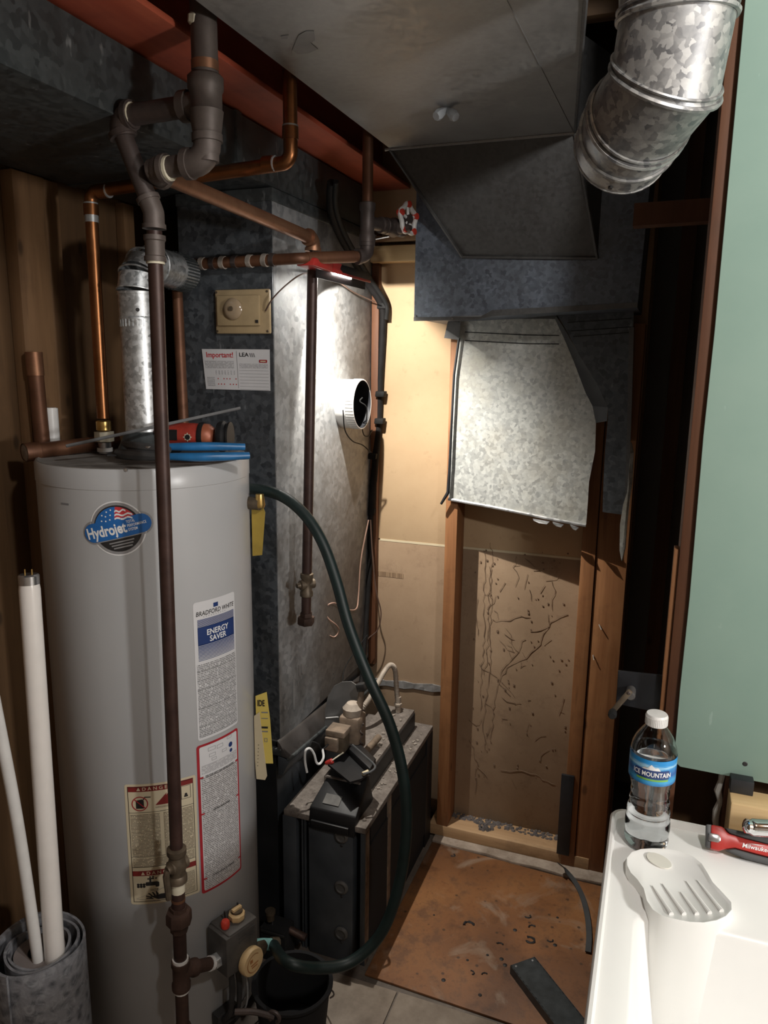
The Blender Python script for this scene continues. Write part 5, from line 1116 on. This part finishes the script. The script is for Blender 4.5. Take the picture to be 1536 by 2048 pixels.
# ================================================================== LAUNDRY TUB
TZ = 0.862
tub = thing('laundry_tub', (.27,.78,0), 'white plastic laundry tub with moulded soap rest at lower right', 'laundry tub')
TX0, TX1, TY0, TY1 = -.0275, .56, .38, 1.142
def loop(x0,x1,y0,y1,z,r,n=5): return [V((x,y,z)) for x,y in rrect(x0,y0,x1,y1,r,n)]
loops = [loop(TX0+.012,TX1-.012,TY0+.012,TY1-.012,TZ-.05,.02),loop(TX0,TX1,TY0,TY1,TZ-.048,.022),loop(TX0,TX1,TY0,TY1,TZ-.004,.022),loop(TX0+.003,TX1-.003,TY0+.003,TY1-.003,TZ,.02),
         loop(TX0+.007,TX1-.007,TY0+.007,TY1-.007,TZ,.018),loop(TX0+.010,TX1-.010,TY0+.010,TY1-.010,TZ-.010,.016),
         loop(TX0+.042,TX1-.04,TY0+.042,TY1-.212,TZ-.012,.03),loop(TX0+.047,TX1-.045,TY0+.047,TY1-.219,TZ-.018,.03),loop(TX0+.075,TX1-.075,TY0+.075,TY1-.235,TZ-.30,.06),loop(TX0+.10,TX1-.10,TY0+.10,TY1-.25,TZ-.325,.06)]
n_ = len(loops[0]); vs = [p for l in loops for p in l]
fs = [(i*n_+k,i*n_+(k+1)%n_,(i+1)*n_+(k+1)%n_,(i+1)*n_+k) for i in range(len(loops)-1) for k in range(n_)]+[tuple((len(loops)-1)*n_+k for k in range(n_))]
MB().add(vs,fs).build('basin','tub_white',tub,ang=50)
o1 = loop(TX0+.03,TX1-.03,TY0+.03,TY1-.1,TZ-.05,.04); o2_ = loop(TX0+.08,TX1-.08,TY0+.08,TY1-.15,TZ-.34,.06)
MB().add(o1+o2_,[(k,(k+1)%n_,n_+(k+1)%n_,n_+k) for k in range(n_)]+[tuple(n_+k for k in range(n_))]).build('outer_shell','tub_white',tub)
for lx in (TX0+.10,TX1-.10):
    for ly in (TY0+.12,TY1-.18): MB().tube([(lx,ly,TZ-.30),(lx,ly,0)],.016,10).build('leg','tub_white',tub)
# soap rest
def z8(x,y,z=TZ+.0035): return AT(1100+x*.3652,1300+y*.3652,Z=z)
ol = [(425,1180),(424,1140),(450,1108),(500,1092),(560,1088),(640,1090),(710,1102),(780,1130),(830,1170),(858,1215),(890,1272),(950,1335),(990,1380),(992,1420),(960,1455),(910,1478),(840,1490),(760,1486),(690,1472),(620,1455),(565,1420),(532,1370),(515,1305),(480,1255),(445,1220)]
top = [z8(*p) for p in ol]
pad_ = MB(); m = len(top); cen = sum(top,V((0,0,0)))/m
out_ = [p+(p-cen)*.03-V((0,0,.006)) for p in top]; low = [V((p.x,p.y,TZ-.30)) for p in out_]; rim = [p+(p-cen)*.012 for p in top]
inn_ = [cen+(p-cen)*.955-V((0,0,.003)) for p in top]
vs = low+out_+rim+top+inn_
fs = [(i*m+k,i*m+(k+1)%m,(i+1)*m+(k+1)%m,(i+1)*m+k) for i in range(4) for k in range(m)]+[tuple(4*m+k for k in range(m))]
sr = pad_.add(vs,fs).build('soap_rest','tub_white',tub,ang=60)
for (x0,y0,x1,y1) in ((560,1290,665,1448),(615,1280,735,1448),(715,1325,805,1448),(745,1265,875,1442),(805,1260,940,1430)):
    a,b = z8(x0,y0,TZ+.0015), z8(x1,y1,TZ+.0015); MB().tube([a,sub(a,b,.3),sub(a,b,.8),b],[.0006,.0018,.0026,.0034],8).build('rib','tub_white',sr)
oc = [z8(597+70*math.cos(t)*.95+18*math.sin(t),1157+40*math.sin(t)+12*math.cos(t)*1.4,TZ+.001) for t in [2*math.pi*i/28 for i in range(28)]]
MB().prism(oc,(0,0,.0016)).build('soap_recess','tub_cream',sr)
# deck edge over the basin
crv = [z8(x,y,TZ-.010) for x,y in ((860,1508),(920,1555),(1000,1590),(1090,1618),(1190,1645),(1320,1680),(1500,1720))]
# ================================================================== BOTTLE
bb_ = AT(1291,1684,Z=TZ-.010); bb_.z = TZ-.0095
bo = thing('water_bottle', bb_, 'clear plastic water bottle with white cap and blue label on tub corner', 'bottle')
prof = [(.020,0.001),(.027,.0),(.0305,.004),(.0315,.012),(.030,.016),(.0315,.022),(.0322,.032),(.0315,.042),(.0295,.047),(.031,.053),(.0295,.059),(.0270,.066),(.0285,.071),(.0262,.079),(.0275,.085),(.0268,.092),(.0295,.102),(.0318,.110),(.0322,.114),(.0322,.143),(.0318,.146),(.0322,.150),(.0305,.160),(.026,.171),(.0195,.181),(.0145,.188),(.0125,.192),(.0125,.205)]
body = MB().lathe(prof,bb_,(0,0,1),48,caps=False); inn2 = [(max(r-.0006,.001),h+.0006) for r,h in prof]
body.lathe(list(reversed(inn2)),bb_,(0,0,1),48,caps=False)
# close bottom and lip
nb = 48; tot = len(prof)*nb
body.f.append(tuple(range(nb-1,-1,-1))); body.f.append(tuple(tot+(len(prof)-1)*nb+k for k in range(nb)))
body.f += [((len(prof)-1)*nb+k,(len(prof)-1)*nb+(k+1)%nb,tot+(k+1)%nb,tot+k) for k in range(nb)]
body.build('bottle_body','pet',bo,ang=60)
wp = [(max(r-.0004,.001),h+.0004) for r,h in prof if h <= .150]; wp = [(0.0005,.001)]+wp+[(.0316,.1525),(0.0005,.1525)]
MB().lathe(wp,bb_,(0,0,1),48,caps=False).build('water','water',bo,ang=60)
cap_ = MB().lathe([(.0148,.190),(.0152,.191),(.0152,.2045),(.0140,.2065),(.0,.2070)],bb_,(0,0,1),32,caps=False).build('cap','white_plastic',bo)
for k in range(40):
    a = 2*math.pi*k/40; d = V((math.cos(a),math.sin(a),0)); MB().obox(bb_+V((0,0,.197))+d*.0153,d,d.cross(V((0,0,1))),(0,0,1),.0004,.0006,.006).build('cap_rib','white_plastic',cap_)
th0 = math.atan2(-bb_.x, bb_.y)   # facing the camera
def bfn(d): return lambda u,v: bb_+V((( .0324+d)*math.sin(th0+u/.0324), -(.0324+d)*math.cos(th0+u/.0324), v))
lb = decal([rect(-.1015,.110,.1015,.1485)],bfn(.0003),'label','bottle_label',bo,step=.005)
decal([[(-.014,.134),(-.010,.138),(-.006,.137),(-.001,.1425),(.004,.138),(.008,.139),(.012,.134)]],bfn(.0006),'mountain','ink_white',lb,step=.004)
decal([[(-.024,.121),(.025,.121),(.025,.134),(-.024,.134)]],bfn(.0007),'name_panel','ink_navy',lb,step=.004)
lettering('ICE MOUNTAIN',bfn(.0011),.0098,(.0005,.1272),'ink_white',lb,bold=.02,sx=.78)
plain('label_green',(0.2,.45,.08),.4)
decal([rect(-.021,.1175,.024,.1203)],bfn(.0007),'green_strip','label_green',lb,step=.004)
# ================================================================== UTILITY KNIFE on the deck
k0 = AT(1415,1699,Z=TZ-.009); k1 = AT(1536,1724,Z=TZ-.009)
kd_ = (k1-k0).normalized(); kv = V((0,.62,.78)); kv = (kv-kd_*kv.dot(kd_)).normalized(); kn_ = kd_.cross(kv); Lk = .135
kn = thing('utility_knife', k0, 'red and black folding utility knife leaning on the tub back lip', 'knife')
def K(t,h,n): return k0+kd_*t+kv*h-kn_*n
def kp(pts, n0, n1, name, mat, b): return MB().prism([K(t,h,n0) for t,h in pts],-kn_*(n1-n0)).build(name,mat,kn,bevel=b)
s_=1 if kn_.y<0 else -1
if kn_.y > 0: kn_ = -kn_
kn_ = -kn_
kp([(.002,.000),(.002,.034),(.018,.034),(.026,.026),(.05,.0235),(.08,.022),(.105,.0225),(.128,.019),(.134,.013),(.128,.006),(.1,.004),(.06,.006),(.035,.008),(.022,.004),(.014,.0)],0,.016,'handle','red_plastic',.003)
kp([(.020,.033),(.027,.0265),(.05,.0238),(.08,.0223),(.105,.0228),(Lk,.02),(Lk+.004,.03),(.09,.032),(.05,.033)],-.001,.017,'grip','dark_grey_rubber',.003)
kp([(.022,.003),(.035,.007),(.06,.005),(.1,.003),(.128,.005),(Lk,.012),(Lk+.004,-.002),(.09,-.005),(.05,-.003)],-.001,.017,'grip','dark_grey_rubber',.003)
kp([(-.004,.003),(-.004,.033),(.003,.034),(.003,.001)],.002,.014,'blade_end','tool_steel',.001)
kp([(-.001,.010),(-.001,.022),(.012,.022),(.016,.019),(.016,.013),(.012,.010)],-.003,.018,'pivot_plate','steel',.002)
fk = (lambda u,v: K(.062+u,.0135+v,-.0006)) if (K(0,0,0)-K(0,0,1)).y < 0 else (lambda u,v: K(.062+u,.0135+v,.0166))
lettering('Milwaukee',fk,.0085,(0,0),'ink_white',kn,shear=.2,bold=.012)
decal([[(-.012,.0042),(.0,.0052),(.014,.0060),(.002,.0042)]],fk,'logo_flash','ink_white',kn)
# chrome spout
sp0 = [AT(1488,1651,Y=1.08),AT(1510,1655,Y=1.085),AT(1560,1658,Y=1.09),AT(1640,1664,Y=1.10)]
fa = thing('faucet', V((.30,1.09,TZ-.01)), 'chrome faucet spout over the tub back edge at right', 'faucet')
MB().tube(spline(sp0,5),[.005]+[.010]*3+[.012]*12,14).build('spout','chrome',fa)
e_ = sp0[-1]; MB().tube([e_,V((e_.x+.002,e_.y,TZ-.008))],.013,14).build('body','chrome',fa)
# ================================================================== BLACK CRANK BRACKET
yk = 1.245
cr = thing('crank_bracket', AT(1290,1400,Y=yk), 'black steel plate with a brass crank handle beyond the water bottle', 'bracket')
bp = [(1236,1342),(1330,1352),(1337,1330),(1348,1332),(1345,1420),(1330,1426),(1312,1425),(1232,1408)]
MB().prism([AT(x,y,Y=yk) for x,y in bp],(0,.006,0)).build('plate','black_paint',cr,bevel=.0015)
cc_ = AT(1262,1380,Y=yk); MB().lathe([(.008,0),(.008,.024),(.006,.027)],cc_,(0,-1,0),14).build('hub','control_grey',cr)
c1_, c2_ = AT(1258,1385,Y=yk-.026), AT(1226,1422,Y=yk-.026); d = (c2_-c1_).normalized()
MB().obox(sub(c1_,c2_,.5),d,V((0,1,0)).cross(d),(0,1,0),(c2_-c1_).length/2+.005,.0045,.0025).build('crank_arm','brass_old',cr,bevel=.002)
MB().lathe([(.006,0),(.007,.004),(.007,.014),(.005,.018)],c2_+V((0,-.003,0)),(0,-1,0),14).build('grip_knob','black_rubber',cr)
MB().lathe([(.003,0),(.002,.001)],c1_+V((0,-.0032,0)),(0,-1,0),8).build('rivet','iron',cr)
MB().box(.036,.0435,yk+.006,yk+.02,AT(1340,1420,Y=yk).z,AT(1340,1340,Y=yk).z).build('mount_tab','black_paint',cr)
# ================================================================== STEEL CHANNEL on the floor by the tub, strap
q0, q1, q2, q3 = AT(1028,1934,Z=.03), AT(1062,1912,Z=.03), AT(1195,2060,Z=.03), AT(1110,2062,Z=.03)
ch = thing('steel_channel', q0*0.5+q1*0.5-V((0,0,.03)), 'dark grey steel channel lying on the floor toward the tub', 'steel channel')
dq = ((q2+q3)/2-(q0+q1)/2).normalized(); sq = V((-dq.y,dq.x,0)); hw_ = .036; Lq = .62
c0_ = (q0+q1)/2; c0_.z = .03
MB().obox(c0_+dq*Lq/2,dq,sq,(0,0,1),Lq/2,hw_,.0015).build('web','bar_steel',ch)
for s_ in (-1,1): MB().obox(c0_+dq*Lq/2+sq*s_*hw_-V((0,0,.012)),dq,sq,(0,0,1),Lq/2,.0015,.0135).build('flange','bar_steel',ch)
for s_ in (-.7,.7): MB().lathe([(.003,0),(.002,.001)],c0_+dq*.008+sq*s_*hw_+V((0,0,.0015)),(0,0,1),8).build('rivet','solder',ch)
sps = [AT(1118,1728,Z=.06),AT(1130,1740,Z=.03),AT(1150,1765,Z=.012),AT(1165,1795,Z=.012),AT(1174,1830,Z=.012),AT(1178,1870,Z=.012),AT(1176,1905,Z=.012)]
ss = spline(sps,5); mb = MB()
vs = []; 
for i,p in enumerate(ss):
    d = (ss[min(i+1,len(ss)-1)]-ss[max(i-1,0)]).normalized(); s_ = V((-d.y,d.x,0)).normalized()*.0075; vs += [p-s_,p+s_,p+s_+V((0,0,.003)),p-s_+V((0,0,.003))]
fs = [(4*i+j,4*i+(j+1)%4,4*i+4+(j+1)%4,4*i+4+j) for i in range(len(ss)-1) for j in range(4)]+[(0,1,2,3),tuple(4*(len(ss)-1)+j for j in range(4))]
tag(mb.add(vs,fs).build('flat_strap','dark_grey_rubber'),'dark grey flat strap curving over the floor beside the tub','strap')
# ================================================================== ROOTLETS AND LINT ON THE WALL BOARD
mb = MB(); yv = 2.2475
def vine(px, r=.0008, jit=3):
    P_ = []
    for i in range(len(px)-1):
        (x0,y0),(x1,y1) = px[i],px[i+1]; L_ = math.hypot(x1-x0,y1-y0); k_ = max(1,int(L_/9))
        for j in range(k_): t = j/k_; P_.append((x0+(x1-x0)*t+rnd.uniform(-jit,jit),y0+(y1-y0)*t+rnd.uniform(-jit,jit)))
    P_.append(px[-1]); mb.tube([AT(x,y,Y=yv) for x,y in P_],[r*rnd.uniform(.5,1.3) for _ in P_],5)
for v_ in ([(982,1085),(984,1160),(980,1240),(982,1300),(974,1380),(966,1440),(970,1500)],[(970,1100),(968,1180),(970,1260),(964,1340),(960,1420)],[(982,1240),(1010,1240),(1050,1232),(1060,1234)],
           [(980,1130),(978,1200),(976,1290),(968,1350)],[(1132,1228),(1110,1236),(1095,1252),(1080,1285),(1062,1305),(1040,1320),(1015,1335),(1000,1360),(992,1390),(985,1440),(980,1480)],
           [(1048,1275),(1030,1310),(1010,1330),(1000,1350)],[(1094,1230),(1098,1252),(1072,1262),(1060,1262)],[(1055,1320),(1045,1305)],[(998,1370),(1020,1390)],[(1000,1395),(1030,1405)],
           [(1030,1115),(1028,1135),(1035,1155),(1030,1172)],[(1050,1118),(1070,1130),(1078,1138),(1066,1140)],[(1000,1180),(1010,1165)],[(1058,1180),(1062,1200)],[(1088,1170),(1080,1185)],
           [(1106,1160),(1108,1190),(1104,1220)],[(955,1230),(956,1270)],[(965,1440),(950,1450),(938,1440)],[(1128,1395),(1120,1420),(1117,1428)],[(1010,1270),(1020,1280),(1028,1278)],[(940,1480),(960,1540),(975,1555)],
           [(1000,1540),(1060,1545),(1110,1568)],[(955,1520),(950,1590)],[(960,1330),(1000,1360)]): vine(v_)
for _ in range(26):
    x, y = rnd.uniform(950,1130), rnd.uniform(1100,1580); a0_ = rnd.uniform(0,6.28); L_ = rnd.uniform(8,34)
    vine([(x,y),(x+L_*.5*math.cos(a0_),y+L_*.5*math.sin(a0_)),(x+L_*math.cos(a0_+rnd.uniform(-.8,.8)),y+L_*math.sin(a0_+rnd.uniform(-.8,.8)))],.00055,2)
for _ in range(90):
    x, y = rnd.uniform(945,1140), rnd.uniform(1100,1560); p = AT(x,y,Y=yv); s_ = rnd.uniform(.001,.0028); mb.obox(p,(1,0,0),(0,1,0),(0,0,1),s_,.0008,s_*rnd.uniform(.5,1.5))
tag(mb.build('rootlets','web'),'dead brown rootlets clinging to the lower wall board','roots',kind='stuff')
mb = MB()
for _ in range(160):
    x = rnd.uniform(-.56,-.20); y = rnd.uniform(2.215,2.247); s_ = rnd.uniform(.003,.008); mb.lathe([(s_,0),(s_*.6,s_*.5)],(x,y,.0522),(0,0,1),6)
for _ in range(25):
    mb.lathe([(.006,0),(.003,.006)],AT(rnd.uniform(958,985),rnd.uniform(1650,1662),Z=.053),(0,0,1),6)
tag(mb.build('lint','lint'),'grey lint lying along the wooden bottom plate','dust',kind='stuff')
# small nails / splinters on studs
for px,py,dx in ((1198,1249,6),(1186,1310,3)):
    a = AT(px,py,Y=2.16); tag(MB().tube([a,a+V((.004*dx/3,-.008,-.012))],.0018,5).build('splinter','debris'),'pale splinter stuck on the right stud near its middle' if py<1300 else 'pale splinter low on the right stud edge','splinter')
bpy.context.view_layer.update()
